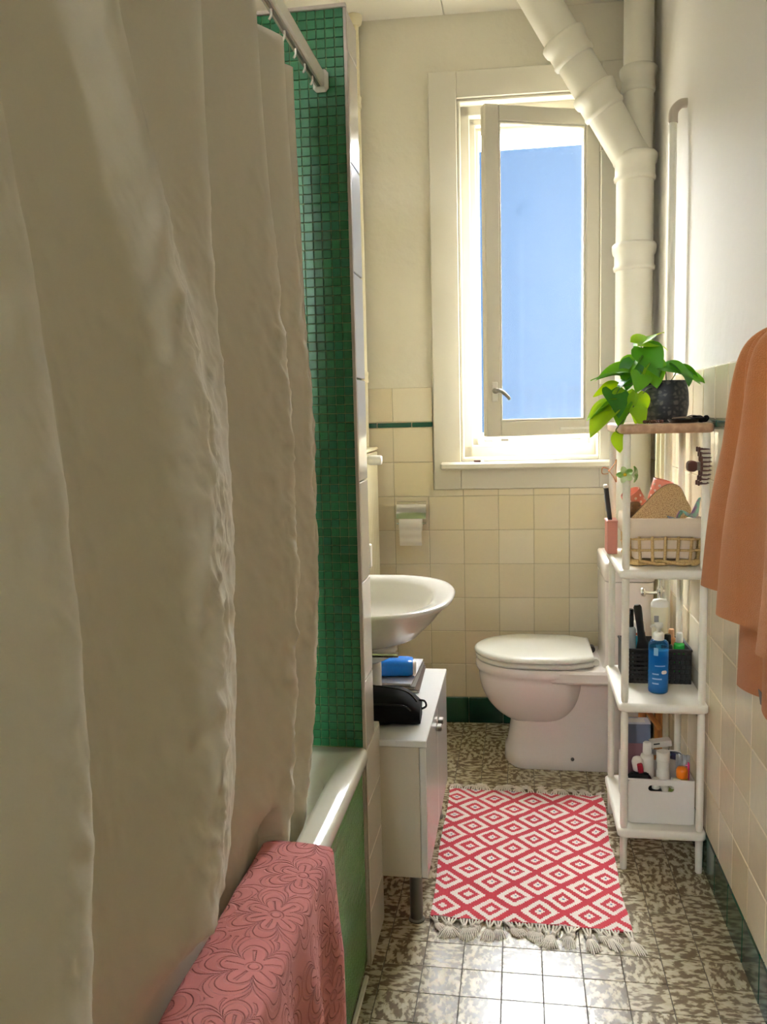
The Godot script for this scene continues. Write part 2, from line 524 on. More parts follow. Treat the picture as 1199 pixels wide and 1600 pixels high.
func window() -> void:
	var w := structure("window_1", "cream painted window with an inward opening frosted casement", BACK, SKEW)
	var L := -0.235
	var R := 0.325
	var B := 1.118
	var T := 2.552
	# architrave
	var ar := Node3D.new()
	ar.name = "architrave"
	w.add_child(ar)
	put("board", boxm(Vector3(0.112, T - 1.005 + 0.104, 0.016), 0.003), M.trimwood, ar, Vector3(L - 0.056, (1.005 + T + 0.104) / 2, 0.002))
	put("board", boxm(Vector3(0.10, T - 1.005 + 0.104, 0.016), 0.003), M.trimwood, ar, Vector3(R + 0.05, (1.005 + T + 0.104) / 2, 0.002))
	put("board", boxm(Vector3(R - L + 0.002, 0.104, 0.016), 0.003), M.trimwood, ar, Vector3((L + R) / 2, T + 0.052, 0.002))
	put("board", boxm(Vector3(R - L + 0.002, 0.09, 0.016), 0.003), M.trimwood, ar, Vector3((L + R) / 2, 1.05, 0.002))
	var sill := put("sill", boxm(Vector3(0.70, 0.03, 0.125), 0.007), M.trimwood, w, Vector3(0.03, 1.103, -0.005))
	sill.set_meta("label", "narrow painted window sill")
	# fixed frame in three steps
	var fr := Node3D.new()
	fr.name = "fixed_frame"
	w.add_child(fr)
	var steps := [[0.014, -0.028, 0.075], [0.05, -0.078, 0.06], [0.074, -0.118, 0.05], [0.088, -0.15, 0.05]]
	for s in steps:
		var a: float = s[0]
		var z: float = s[1] - s[2] / 2 + 0.03
		var d: float = s[2]
		put("jamb", boxm(Vector3(a, T - B, d), 0.004), M.trimwood, fr, Vector3(L + a / 2, (B + T) / 2, z))
		put("jamb", boxm(Vector3(a * 0.55, T - B, d), 0.004), M.trimwood, fr, Vector3(R - a * 0.275, (B + T) / 2, z))
		put("rail", boxm(Vector3(R - L, a * 1.05, d), 0.004), M.trimwood, fr, Vector3((L + R) / 2, T - a * 0.525, z))
		put("rail", boxm(Vector3(R - L, a * 1.3, d), 0.004), M.trimwood, fr, Vector3((L + R) / 2, B + a * 0.65, z))
	# casement hung on the right, swung about twenty degrees into the room
	var sa := Node3D.new()
	sa.name = "casement"
	w.add_child(sa)
	sa.position = Vector3(0.312, 0, 0.012)
	sa.rotation.y = deg_to_rad(19.5)
	var W := 0.474
	var y0 := 1.225
	var y1 := 2.466
	var k := 0.058
	var d := 0.042
	put("stile", boxm(Vector3(k, y1 - y0, d), 0.004), M.trimwood, sa, Vector3(-W + k / 2, (y0 + y1) / 2, 0))
	put("stile", boxm(Vector3(k, y1 - y0, d), 0.004), M.trimwood, sa, Vector3(-k / 2, (y0 + y1) / 2, 0))
	put("rail", boxm(Vector3(W - 2 * k, k, d), 0.004), M.trimwood, sa, Vector3(-W / 2, y1 - k / 2, 0))
	put("rail", boxm(Vector3(W - 2 * k, k, d), 0.004), M.trimwood, sa, Vector3(-W / 2, y0 + k / 2, 0))
	for s in [[Vector3(-W + k + 0.004, (y0 + y1) / 2, 0.012), Vector3(0.009, y1 - y0 - 2 * k, 0.01)], [Vector3(-k - 0.004, (y0 + y1) / 2, 0.012), Vector3(0.009, y1 - y0 - 2 * k, 0.01)], [Vector3(-W / 2, y1 - k - 0.004, 0.012), Vector3(W - 2 * k, 0.009, 0.01)], [Vector3(-W / 2, y0 + k + 0.004, 0.012), Vector3(W - 2 * k, 0.009, 0.01)]]:
		put("bead", boxm(s[1], 0.003), M.trimwood, sa, s[0])
	var glass := sm(Color(0.80, 0.90, 1.0, 0.04), 0.08, {"transparency": BaseMaterial3D.TRANSPARENCY_ALPHA})
	var pane := put("pane", boxm(Vector3(W - 2 * k + 0.004, y1 - y0 - 2 * k + 0.004, 0.004), 0.0), glass, sa, Vector3(-W / 2, (y0 + y1) / 2, 0.002))
	pane.set_meta("label", "bluish frosted glass pane")
	# lever handle on a white plate
	put("handle_plate", boxm(Vector3(0.022, 0.076, 0.008), 0.002), M.white_plastic, sa, Vector3(-W + k / 2 + 0.002, 1.398, d / 2 + 0.004))
	var st := begin()
	lathe(st, [[0.0115, 0.0], [0.0115, 0.012], [0.009, 0.02], [0.0, 0.021]], 16, Vector3(-W + k / 2 + 0.002, 1.402, d / 2 + 0.007), Vector3(0, 0, 1))
	tube(st, curve([Vector3(-W + k / 2 + 0.004, 1.403, d / 2 + 0.022), Vector3(-W + k / 2 + 0.02, 1.398, d / 2 + 0.034), Vector3(-W + k / 2 + 0.045, 1.376, d / 2 + 0.036), Vector3(-W + k / 2 + 0.05, 1.366, d / 2 + 0.036)]), [0.008, 0.008, 0.008, 0.008, 0.0075, 0.007, 0.007, 0.007, 0.007, 0.007, 0.0065, 0.0065, 0.0065, 0.0065, 0.0065, 0.0065, 0.0065, 0.006, 0.005], 10)
	put("handle", fin(st), M.steel, sa)
	for y in [2.315, 1.36]:
		var hm := begin()
		lathe(hm, [[0.006, 0.0], [0.0065, 0.001], [0.0065, 0.028], [0.0055, 0.030], [0.0065, 0.032], [0.0065, 0.06], [0.005, 0.062]], 12, Vector3(0.006, y, d / 2 - 0.002), Vector3.UP, true)
		put("hinge", fin(hm), M.trimwood, sa)
	# friction stays below and above
	st = begin(false)
	cbox(st, Vector3(-0.095, y0 + 0.024, d / 2 + 0.004), Vector3(0.15, 0.011, 0.005), 0.002)
	put("stay", fin(st), M.white_plastic, sa)
	put("stay_pin", lathem([[0.008, 0.0], [0.008, 0.005], [0.005, 0.008], [0.0, 0.008]], 14), M.steel, sa, Vector3(-0.03, y0 + 0.024, d / 2 + 0.005), Vector3(PI / 2, 0, 0))
	put("stay_rail", boxm(Vector3(0.3, 0.009, 0.008), 0.002), M.white_plastic, w, Vector3(0.10, 1.206, 0.008))
	put("stay_bracket", boxm(Vector3(0.03, 0.011, 0.012), 0.002), M.steel, w, Vector3(-0.055, 1.206, 0.008))
	put("catch", boxm(Vector3(0.035, 0.012, 0.014), 0.003), M.white_plastic, w, Vector3(-0.12, 1.206, 0.008))
	put("stay_arm", boxm(Vector3(0.2, 0.008, 0.004), 0.001), M.trimwood, w, Vector3(0.19, 2.478, 0.03), Vector3(0, 0.25, 0))
	var er := thing("small_stick", "small dark brown stick with a white end lying on the window sill", "stick", back_wall.transform * Vector3(-0.168, 1.1182, 0.035), SKEW + 0.1)
	put("body", boxm(Vector3(0.03, 0.009, 0.012), 0.003), sm(c8(70, 36, 30), 0.3), er, Vector3(0, 0.0045, 0))
	put("tip", boxm(Vector3(0.012, 0.008, 0.011), 0.002), M.white_plastic, er, Vector3(0.021, 0.004, 0))

func socket(st: SurfaceTool, at: Vector3, ax: Vector3, r: float, len := 0.1) -> void:
	lathe(st, [[r - 0.013, -0.004], [r - 0.004, 0.0], [r - 0.002, 0.012], [r - 0.006, 0.02], [r - 0.006, len * 0.55], [r, len * 0.62], [r + 0.003, len * 0.78], [r + 0.003, len * 0.92], [r - 0.004, len], [r - 0.016, len + 0.002]], 32, at, ax)

func pipes() -> void:
	# cast iron soil stack with a sloping branch
	var z := -3.45
	var s := thing("soil_pipe", "thick white-painted soil pipe with a sloping branch in the window corner", "pipe", Vector3(0.441, 0, z))
	put("stack", tubem([Vector3(0, 0, 0), Vector3(0, 1.0, 0), Vector3(0, 2.26, 0)], 0.069, 32), M.pipe_paint, s)
	for y in [1.845, 2.175]:
		var st := begin()
		socket(st, Vector3(0, y, 0), Vector3.UP, 0.08, 0.10)
		put("socket", fin(st), M.pipe_paint, s)
	var st2 := begin()
	tube(st2, [Vector3(0.01, 2.2, -0.01), Vector3(0.012, 2.4, -0.02), Vector3(0.012, 2.873, -0.02)], 0.055, 28)
	put("upper_stack", fin(st2), M.pipe_paint, s)
	st2 = begin()
	socket(st2, Vector3(0.012, 2.50, -0.02), Vector3.UP, 0.066, 0.09)
	put("socket", fin(st2), M.pipe_paint, s)
	var ax := Vector3(-0.335, 0.56, 0.05).normalized()
	var o := Vector3(0.0, 2.24, 0.0)
	put("branch", tubem([o, o + ax * 0.4, o + ax * 0.9], 0.069, 32), M.pipe_paint, s)
	for t in [0.22, 0.44]:
		st2 = begin()
		socket(st2, o + ax * t, ax, 0.081, 0.095)
		put("socket", fin(st2), M.pipe_paint, s)
	# water pipe standing off the right wall
	var p := thing("water_pipe", "thin painted water pipe with an elbow turning into the right wall", "pipe", Vector3(0.49, 0, -2.93))
	put("riser", tubem([Vector3(0, 0, 0), Vector3(0, 1.1, 0), Vector3(0, 2.22, 0)], 0.0125, 14), M.pipe_paint, p)
	put("elbow", tubem(curve([Vector3(0, 2.215, 0), Vector3(0.002, 2.25, 0), Vector3(0.02, 2.27, 0.004), Vector3(0.042, 2.272, 0.006)]), 0.0145, 14), sm(c8(190, 178, 162), 0.5), p)
	for q in [[0.502, -3.09, 1.36], [0.502, -3.19, 1.43]]:
		var c := thing("water_pipe", "cream pipe on the right wall ending behind the plant pot" if q[2] < 1.4 else "cream pipe closest to the soil stack behind the plant shelf", "pipe", Vector3(q[0], 0, q[1]))
		put("riser", tubem([Vector3.ZERO, Vector3(0, q[2], 0)], 0.013, 14), M.pipe_cream, c)
		put("cap", lathem([[0.017, 0.0], [0.017, 0.03], [0.012, 0.036]], 14), M.pipe_cream, c, Vector3(0, q[2] - 0.02, 0))
	# heating riser on the left
	var h := thing("heating_pipe", "slim cream heating pipe with ring joints running up to the ceiling", "pipe", Vector3(-0.628, 0, -3.478))
	put("riser", tubem([Vector3(0, 0.3, 0), Vector3(0, 1.5, 0), Vector3(0, 2.873, 0)], 0.0185, 18), M.pipe_cream, h)
	for y in [1.45, 2.525]:
		put("collar", lathem([[0.018, 0.0], [0.0225, 0.004], [0.0225, 0.014], [0.021, 0.018], [0.021, 0.03], [0.0225, 0.034], [0.0225, 0.044], [0.018, 0.048]], 18), M.pipe_cream, h, Vector3(0, y, 0))
	put("ceiling_rose", lathem([[0.019, 0.0], [0.03, 0.008], [0.034, 0.03], [0.034, 0.04]], 18), M.pipe_cream, h, Vector3(0, 2.835, 0))
	# radiator below it
	var r := thing("radiator", "cream ribbed panel radiator standing behind the wash basin", "radiator", Vector3(-0.585, 0, -3.18))
	put("back_panel", boxm(Vector3(0.02, 0.98, 0.52), 0.006), M.radiator, r, Vector3(-0.03, 0.69, 0))
	var st := begin(false)
	for k in 26:
		cbox(st, Vector3(0.004, 0.69, -0.25 + 0.02 * k), Vector3(0.022, 0.965, 0.0125), 0.004)
	var fins := put("ribs", fin(st), M.radiator, r)
	tag(fins, "", "", "", "stuff")
	put("top_grille", boxm(Vector3(0.06, 0.012, 0.525), 0.004), M.radiator, r, Vector3(-0.012, 1.184, 0))
	var v := put("valve", lathem([[0.012, 0.0], [0.0165, 0.004], [0.0185, 0.012], [0.0185, 0.05], [0.016, 0.056], [0.0, 0.057]], 18), M.white_plastic, r, Vector3(0.018, 1.15, 0.0), Vector3(0, 0, -PI / 2))
	v.set_meta("label", "white radiator thermostat knob")
	put("heat_meter", boxm(Vector3(0.018, 0.09, 0.032), 0.004), M.white_plastic, r, Vector3(0.024, 0.79, 0.04))
	# chrome paper holder on the window wall, and its roll
	var wt := back_wall.transform
	var t := thing("paper_holder", "chrome toilet paper holder with a flap on the tiles", "paper holder", wt * Vector3(-0.443, 0.0, 0.0), SKEW)
	put("back_plate", boxm(Vector3(0.12, 0.05, 0.006), 0.002), M.chrome, t, Vector3(0, 0.93, 0.004))
	var flap := sheet(func(a: float, b: float) -> Vector3: return Vector3((a - 0.5) * 0.123, 0.957 - b * 0.012 - b * b * b * 0.055, 0.008 + b * 0.055), 4, 12, 0.0015)
	put("flap", flap, M.chrome, t)
	put("bar", tubem([Vector3(-0.062, 0.868, 0.04), Vector3(0.062, 0.868, 0.04)], 0.004, 10), M.chrome, t)
	var roll := thing("toilet_roll", "nearly empty toilet roll with a hanging sheet below the chrome flap", "toilet roll", wt * Vector3(-0.446, 0.868, 0.04), SKEW)
	put("roll", lathem([[0.018, -0.047], [0.031, -0.047], [0.032, -0.045], [0.032, 0.045], [0.031, 0.047], [0.018, 0.047]], 24), M.paper, roll, Vector3.ZERO, Vector3(0, 0, PI / 2))
	put("hanging_sheet", sheet(func(a: float, b: float) -> Vector3: return Vector3((a - 0.5) * 0.092, -b * 0.09, 0.0325 - b * 0.012 + sin(b * 17.0) * 0.0012), 4, 16, 0.0008), M.paper, roll)

func bath() -> void:
	var b := thing("bathtub", "cream enamelled bathtub with a wide flat rim", "bathtub", Vector3(-0.71, 0, -1.04))
	var rings := []
	var spec := [[0.712, 1.692, 0.01, 0.512], [0.716, 1.696, 0.012, 0.52], [0.716, 1.696, 0.012, 0.538], [0.708, 1.688, 0.012, 0.546], [0.62, 1.60, 0.03, 0.5455], [0.602, 1.555, 0.11, 0.542], [0.592, 1.53, 0.13, 0.53], [0.57, 1.46, 0.15, 0.42], [0.52, 1.34, 0.16, 0.2], [0.44, 1.22, 0.16, 0.14], [0.1, 0.3, 0.04, 0.135]]
	for s in spec:
		var ring := PackedVector3Array()
		for p in rrect(s[0], s[1], s[2], 8): ring.append(Vector3(p.x, s[3], -p.y))
		rings.append(ring)
	var st := begin()
	loft(st, rings, false, true)
	put("tub", fin(st), M.bath_enamel, b)
	put("drain", lathem([[0.028, 0.0], [0.03, 0.002], [0.024, 0.004], [0.0, 0.003]], 20), M.chrome, b, Vector3(0, 0.137, 0))
	var pn := structure("wall_bath_front", "light green mosaic apron below the bathtub rim", Vector3(-0.367, 0, -1.04))
	put("backing", boxm(Vector3(0.03, 0.505, 1.69), 0.0), M.panel_grout, pn, Vector3(-0.0175, 0.2535, 0))
	st = begin(false)
	for i in 58:
		for j in 25:
			cbox(st, Vector3(-0.0015, 0.012 + 0.02 * (j + 0.5), -0.843 + 0.02 * (i + 0.5)), Vector3(0.004, 0.0182, 0.0182), 0.0008)
	var mz := put("mosaic", fin(st), M.panel_mosaic, pn)
	tag(mz, "", "", "", "stuff")
	put("end_strip", boxm(Vector3(0.01, 0.5, 0.006), 0.001), M.metal_strip, pn, Vector3(0.0, 0.25, -0.8465))
	put("base_sealant", boxm(Vector3(0.012, 0.008, 1.6), 0.003), M.bath_enamel, pn, Vector3(0.006, 0.004, 0.0))
	# pink towel over the rim
	var im := Image.create(512, 512, false, Image.FORMAT_L8)
	var cen := []
	rng.seed = 21
	for a in 3:
		for c in 3: cen.append([Vector2((a + 0.5 + (c % 2) * 0.3 + rng.randf_range(-0.08, 0.08)) / 3.0, (c + 0.5 + rng.randf_range(-0.08, 0.08)) / 3.0), rng.randf() * TAU, rng.randf_range(0.145, 0.185), [5, 6, 7][(a + c) % 3]])
	for y in 512:
		for x in 512:
			var p := Vector2(x, y) / 512.0
			var v := 0.75
			var near := 9.0
			var hit: Array
			var hd := Vector2.ZERO
			for e in cen:
				var dd: Vector2 = p - e[0]
				dd.x -= roundf(dd.x)
				dd.y -= roundf(dd.y)
				var q: float = dd.length() / e[2]
				if q < near:
					near = q
					hit = e
					hd = dd
			var th: float = hd.angle() + hit[1]
			var pet := absf(sin(th * hit[3] / 2.0))
			var edge := 0.35 + 0.65 * sqrt(pet)
			if absf(near - edge) < 0.06: v = 0.05
			elif near < edge:
				var inner := (0.35 + 0.65 * sqrt(pet)) * 0.68
				if absf(near - inner) < 0.035 and near > 0.3: v = 0.25
				elif near < 0.16 and near > 0.1: v = 0.2
				elif pet > 0.985 and near > 0.2 and near < 0.55: v = 0.2
				else: v = 0.95
			elif absf(near - edge - 0.22) < 0.035: v = 0.3
			im.set_pixel(x, y, Color(v, v, v))
	var rel := ImageTexture.create_from_image(im)
	var pink := sm(c8(224, 140, 138), 0.95, {"rim_enabled": true, "rim": 0.6, "rim_tint": 0.6, "heightmap_enabled": true, "heightmap_texture": rel, "heightmap_scale": 0.8, "uv1_scale": Vector3(1.7, 2.1, 1)})
	var tw := thing("bath_towel", "dusty pink towel with embossed flowers draped over the bathtub rim", "towel", Vector3(-0.395, 0, -1.0))
	var ns := FastNoiseLite.new()
	ns.seed = 5
	ns.frequency = 3.0
	put("cloth", sheet(func(a: float, c: float) -> Vector3:
		# a runs along the rim from the far end towards the viewer, c across: inside the tub, over the rim, down the front
		var s := c * 0.78
		var zz := -0.405 + a * 0.62
		var x := 0.0
		var y := 0.0
		var r := 0.014
		if s < 0.10:
			x = -0.06 - r * 0.3
			y = 0.556 - (0.10 - s)
		elif s < 0.205:
			var q := (s - 0.10) / 0.105
			x = -0.0645 + q * 0.1205
			y = 0.5575 + sin(q * PI) * 0.006
		else:
			var q := (s - 0.205)
			x = 0.056 + minf(q, 0.012) * 0.5
			y = 0.5575 - maxf(q - 0.004, 0.0)
			var fold := sin(a * 24.0 + q * 2.0) * 0.5 + 0.5
			x += fold * minf(q * 0.12, 0.022) + 0.003
			zz += q * (0.05 - a * 0.05) + sin(q * 9.0 + a * 3.0) * 0.004
		y += ns.get_noise_2d(a * 1.5, c * 2.0) * 0.004
		return Vector3(x, y, zz), 90, 110, 0.006, Vector2(1, 1)), pink, tw)

func curtain() -> void:
	# rail with its end bracket on the partition
	var r := thing("curtain_rail", "white shower curtain rail fixed to the green mosaic partition", "curtain rail", Vector3(-0.415, 2.035, -1.0))
	put("rail", boxm(Vector3(0.022, 0.032, 1.95), 0.004), M.white_plastic, r, Vector3(0, 0.0, 0.105))
	put("groove", boxm(Vector3(0.006, 0.004, 1.93), 0.0005), M.steel, r, Vector3(0, -0.0165, 0.105))
	put("end_bracket", boxm(Vector3(0.034, 0.046, 0.018), 0.007), M.white_plastic, r, Vector3(0, 0.0, -0.8795))
	for k in 12:
		put("hook", tubem(curve([Vector3(0, -0.018, 0), Vector3(0, -0.028, 0), Vector3(-0.004, -0.036, 0)]), 0.0022, 6), M.white_plastic, r, Vector3(-0.0, 0, -0.80 + k * 0.06 * (1.0 + k * 0.06)))
	var cu := thing("shower_curtain", "off-white crumpled fabric shower curtain hanging inside the bathtub", "curtain", Vector3(0, 0, 0))
	var n1 := FastNoiseLite.new()
	n1.seed = 11
	n1.frequency = 1.0
	n1.fractal_octaves = 4
	n1.noise_type = FastNoiseLite.TYPE_SIMPLEX_SMOOTH
	var n2 := FastNoiseLite.new()
	n2.seed = 12
	n2.frequency = 13.0
	n2.fractal_type = FastNoiseLite.FRACTAL_RIDGED
	n2.fractal_octaves = 3
	# plan of the curtain: [z at top, z at middle, z at bottom, x offset at top, middle, bottom]; seen from above, from the viewer to the far end
	var plan := [
		[-0.10, -0.10, -0.10, -0.05, -0.05, -0.06], [-0.40, -0.42, -0.42, -0.045, -0.05, -0.06], [-0.55, -0.60, -0.56, -0.03, -0.035, -0.05],
		[-0.62, -0.745, -0.70, -0.02, -0.003, -0.02], [-0.66, -0.79, -0.745, -0.024, -0.017, -0.034], [-0.69, -0.83, -0.785, -0.036, -0.044, -0.058],
		[-0.74, -0.93, -0.86, -0.012, -0.034, -0.048], [-0.80, -1.06, -0.98, 0.020, 0.030, -0.004], [-0.86, -1.13, -1.03, 0.004, 0.018, -0.012],
		[-0.93, -1.20, -1.075, -0.026, 0.003, -0.024], [-1.09, -1.25, -1.105, 0.020, -0.010, -0.034], [-1.20, -1.262, -1.115, -0.004, -0.05, -0.055],
		[-1.21, -1.27, -1.125, -0.04, -0.07, -0.07], [-1.27, -1.35, -1.22, -0.045, -0.058, -0.058],
		[-1.40, -1.50, -1.385, 0.010, 0.018, -0.002], [-1.43, -1.535, -1.405, 0.0, 0.004, -0.012], [-1.44, -1.545, -1.415, -0.035, -0.035, -0.042],
		[-1.47, -1.57, -1.44, -0.05, -0.05, -0.05], [-1.58, -1.68, -1.48, 0.008, 0.014, -0.004], [-1.61, -1.715, -1.50, -0.006, -0.002, -0.014],
		[-1.62, -1.725, -1.505, -0.035, -0.035, -0.045], [-1.66, -1.74, -1.53, -0.045, -0.045, -0.05], [-1.72, -1.77, -1.55, -0.008, 0.0, -0.02], [-1.735, -1.775, -1.555, -0.03, -0.03, -0.045]]
	var cx := -0.428
	var at := func(k: int, v: float) -> Vector2:
		var q: Array = plan[k]
		# v: 0 top, 0.5 middle, 1 bottom
		var e: Array = []
		for m in 2:
			var a0: float = q[m * 3]
			var a1: float = q[m * 3 + 1]
			var a2: float = q[m * 3 + 2]
			var w := v * 2.0
			e.append(lerpf(a0, a1, smoothstep(0.0, 1.0, w)) if w < 1.0 else lerpf(a1, a2, (w - 1.0) * (w - 1.0) * (2.0 - w) + (w - 1.0) * (w - 1.0) * 0.0 + (w - 1.0) * (w - 1.0) * (w - 1.0)))
		return Vector2(e[0], e[1])
	# parameter spread by arc length so that the cloth is meshed evenly
	var acc := [0.0]
	for k in plan.size() - 1:
		var p: Vector2 = at.call(k, 0.5)
		var q: Vector2 = at.call(k + 1, 0.5)
		acc.append(acc[-1] + p.distance_to(q) + 0.012)
	var mat := sm(c8(228, 222, 202), 0.85, {"backlight_enabled": true, "backlight": Color(0.07, 0.068, 0.06), "rim_enabled": true, "rim": 0.25, "heightmap_enabled": true, "heightmap_texture": noise_tex(0.012, [], 512, 41, {"fractal_type": FastNoiseLite.FRACTAL_RIDGED, "fractal_octaves": 4}), "heightmap_scale": 0.14, "uv1_triplanar": true, "uv1_world_triplanar": true, "uv1_scale": Vector3(0.7, 0.7, 0.7)})
	put("cloth", sheet(func(s: float, t: float) -> Vector3:
		var y := 2.005 - t * 1.76
		var v := clampf(t * 1.05, 0.0, 1.0)
		var want: float = s * acc[-1]
		var k := 0
		while k < acc.size() - 2 and acc[k + 1] < want: k += 1
		var f: float = (want - acc[k]) / (acc[k + 1] - acc[k])
		var p0: Vector2 = at.call(maxi(k - 1, 0), v)
		var p1: Vector2 = at.call(k, v)
		var p2: Vector2 = at.call(k + 1, v)
		var p3: Vector2 = at.call(mini(k + 2, plan.size() - 1), v)
		var p := p1.lerp(p2, f)
		var cr := p1.cubic_interpolate(p2, p0, p3, f)
		p = p.lerp(cr, 0.8)
		var ridge := clampf((p.y + 0.02) / 0.04, 0.0, 1.0)
		var amp := lerpf(0.0, 1.0, smoothstep(0.08, 0.35, t))
		var x := cx + p.y + n1.get_noise_2d(p.x * 3.0, y * 2.0) * 0.008 * amp + (n2.get_noise_2d(p.x * 0.9, y * 0.7) - 0.4) * 0.0075 * amp * (0.2 + ridge)
		if y < 0.66: x = minf(x, lerpf(x, -0.418 if p.x < -1.42 else -0.474, smoothstep(0.64, 0.57, y)))
		return Vector3(x, y, p.x + n1.get_noise_2d(y * 2.2, p.x * 2.0 + 9.0) * 0.008 * amp), 320, 220, 0.0012), mat, cu)

func basin_corner() -> void:
	# wash basin on the left wall, its round front to the right
	var b := thing("wash_basin", "white oval wash basin with a broad rim mounted on the left wall", "wash basin", Vector3(-0.66, 0, -2.41))
	var ol := func(rx: float, rz: float, x0: float, y: float) -> PackedVector3Array:
		var o := PackedVector3Array()
		for i in 56:
			var t := TAU * i / 56
			var c := cos(t)
			var s := sin(t)
			var x := x0 + rx * signf(c) * pow(absf(c), 0.8 if c > 0 else 0.45)
			o.append(Vector3(maxf(x, 0.002), y, rz * signf(s) * pow(absf(s), 0.85)))
		return o
	var st := begin()
	loft(st, [ol.call(0.10, 0.10, 0.10, 0.66), ol.call(0.15, 0.14, 0.15, 0.664), ol.call(0.19, 0.20, 0.185, 0.69), ol.call(0.215, 0.25, 0.205, 0.735), ol.call(0.228, 0.278, 0.225, 0.775), ol.call(0.238, 0.291, 0.234, 0.79), ol.call(0.240, 0.293, 0.236, 0.797), ol.call(0.236, 0.289, 0.235, 0.802), ol.call(0.225, 0.278, 0.232, 0.8025), ol.call(0.20, 0.252, 0.222, 0.794), ol.call(0.19, 0.243, 0.22, 0.785), ol.call(0.17, 0.215, 0.215, 0.74), ol.call(0.12, 0.15, 0.21, 0.70), ol.call(0.03, 0.03, 0.2, 0.69)])
	put("bowl", fin(st), M.ceramic, b)
	put("waste_pipe", tubem([Vector3(0.235, 0.495, 0), Vector3(0.235, 0.60, 0), Vector3(0.235, 0.665, 0)], 0.022, 16), M.white_plastic, b)
	put("trap_cover", lathem([[0.0, 0.61], [0.06, 0.612], [0.092, 0.63], [0.10, 0.645], [0.095, 0.66], [0.06, 0.668]], 28), M.ceramic, b, Vector3(0.21, 0.0, 0.03))
	var tb := put("towel_bar", tubem([Vector3(0.10, 0.668, 0.17), Vector3(0.333, 0.668, 0.17)], 0.008, 12), M.chrome, b)
	tb.set_meta("label", "chrome bar under the basin")
	# cabinet
	var c := thing("vanity_cabinet", "low white cabinet with glossy doors on grey legs under the basin", "cabinet", Vector3(-0.237, 0, -2.38))
	put("side", boxm(Vector3(0.37, 0.352, 0.016), 0.0015), M.side_panel, c, Vector3(-0.203, 0.30, 0.302))
	put("side", boxm(Vector3(0.37, 0.352, 0.016), 0.0015), M.side_panel, c, Vector3(-0.203, 0.30, -0.302))
	put("top", boxm(Vector3(0.41, 0.018, 0.622), 0.002), M.lacquer, c, Vector3(-0.203, 0.485, 0))
	put("bottom", boxm(Vector3(0.37, 0.016, 0.588), 0.0015), M.side_panel, c, Vector3(-0.203, 0.132, 0))
	put("back", boxm(Vector3(0.006, 0.352, 0.588), 0.001), M.side_panel, c, Vector3(-0.385, 0.30, 0))
	for s in [-1, 1]:
		var dn := Node3D.new()
		dn.name = "door"
		c.add_child(dn, true)
		dn.position = Vector3(-0.0085, 0.299, 0.1555 * s)
		put("panel", boxm(Vector3(0.017, 0.35, 0.307), 0.002), M.lacquer, dn)
		put("handle", boxm(Vector3(0.016, 0.014, 0.03), 0.003), M.steel, dn, Vector3(0.0165, 0.125, -0.128 * s))
	for x in [-0.034, -0.37]:
		for z in [-0.285, 0.295]:
			put("leg", lathem([[0.021, 0.0], [0.021, 0.004], [0.0165, 0.008], [0.0165, 0.123], [0.0165, 0.124]], 18, true), M.grey_leg, c, Vector3(x, 0, z))
	# things on the cabinet
	var y := 0.4942
	for k in 3:
		var mg := thing("magazine", ["dark brown magazine at the bottom of the stack on the cabinet", "thick white-paged magazine in the middle of the stack", "black and white magazine with large lettering on top of the stack"][k], "magazine", Vector3(-0.40 - 0.008 * k, y + 0.009 * k, -2.566 - 0.006 * k), 0.03 - 0.03 * k, "magazines on the vanity cabinet")
		put("pages", boxm(Vector3(0.195, 0.0074, 0.255), 0.001), M.paper, mg, Vector3(0, 0.0042, 0))
		put("cover", boxm(Vector3(0.2, 0.0009, 0.26), 0.0002), [sm(c8(70, 50, 42), 0.3), sm(c8(120, 116, 110), 0.3), sm(c8(222, 222, 226), 0.3)][k], mg, Vector3(0, 0.0084, 0))
		put("back_cover", boxm(Vector3(0.2, 0.0004, 0.26), 0.0001), sm(c8(60, 44, 40), 0.3), mg, Vector3(0, 0.0003, 0))
		if k == 2:
			for q in 4:
				put("print", slabm(rrect(0.03, 0.012, 0.005), 0.0, 0.0003), M.black, mg, Vector3(0.05 + 0.012 * (q % 2), 0.009, -0.02 + q * 0.025), Vector3(-PI / 2, 0.5, 0))
	var bp := thing("tissue_pack", "blue plastic pack with white ends lying on the magazines", "pack", Vector3(-0.385, y + 0.0275, -2.53), 0.12)
	var rg := []
	for q in [[-0.062, 0.6], [-0.058, 0.9], [-0.045, 1.0], [0.0, 1.02], [0.045, 1.0], [0.058, 0.92], [0.064, 0.6]]:
		var ring := PackedVector3Array()
		for p in rrect(0.085 * q[1], 0.05 * q[1], 0.022 * q[1], 5): ring.append(Vector3(q[0], 0.026 + p.y, p.x))
		rg.append(ring)
	st = begin()
	loft(st, rg)
	put("wrap", fin(st), sm(c8(16, 128, 224), 0.2), bp)
	st = begin()
	lathe(st, [[0.0245, 0.0], [0.024, 0.006], [0.018, 0.010], [0.0, 0.011]], 20, Vector3(0.060, 0.026, 0.018), Vector3.RIGHT)
	put("end_cap", fin(st), M.white_plastic, bp)
	put("stripe", boxm(Vector3(0.05, 0.0015, 0.03), 0.0005), sm(c8(200, 220, 240), 0.3), bp, Vector3(-0.015, 0.0517, -0.02))
	# black wash bag
	var wb := thing("wash_bag", "black zipped wash bag lying at the near end of the cabinet", "bag", Vector3(-0.375, y, -2.215), 0.05)
	rg = []
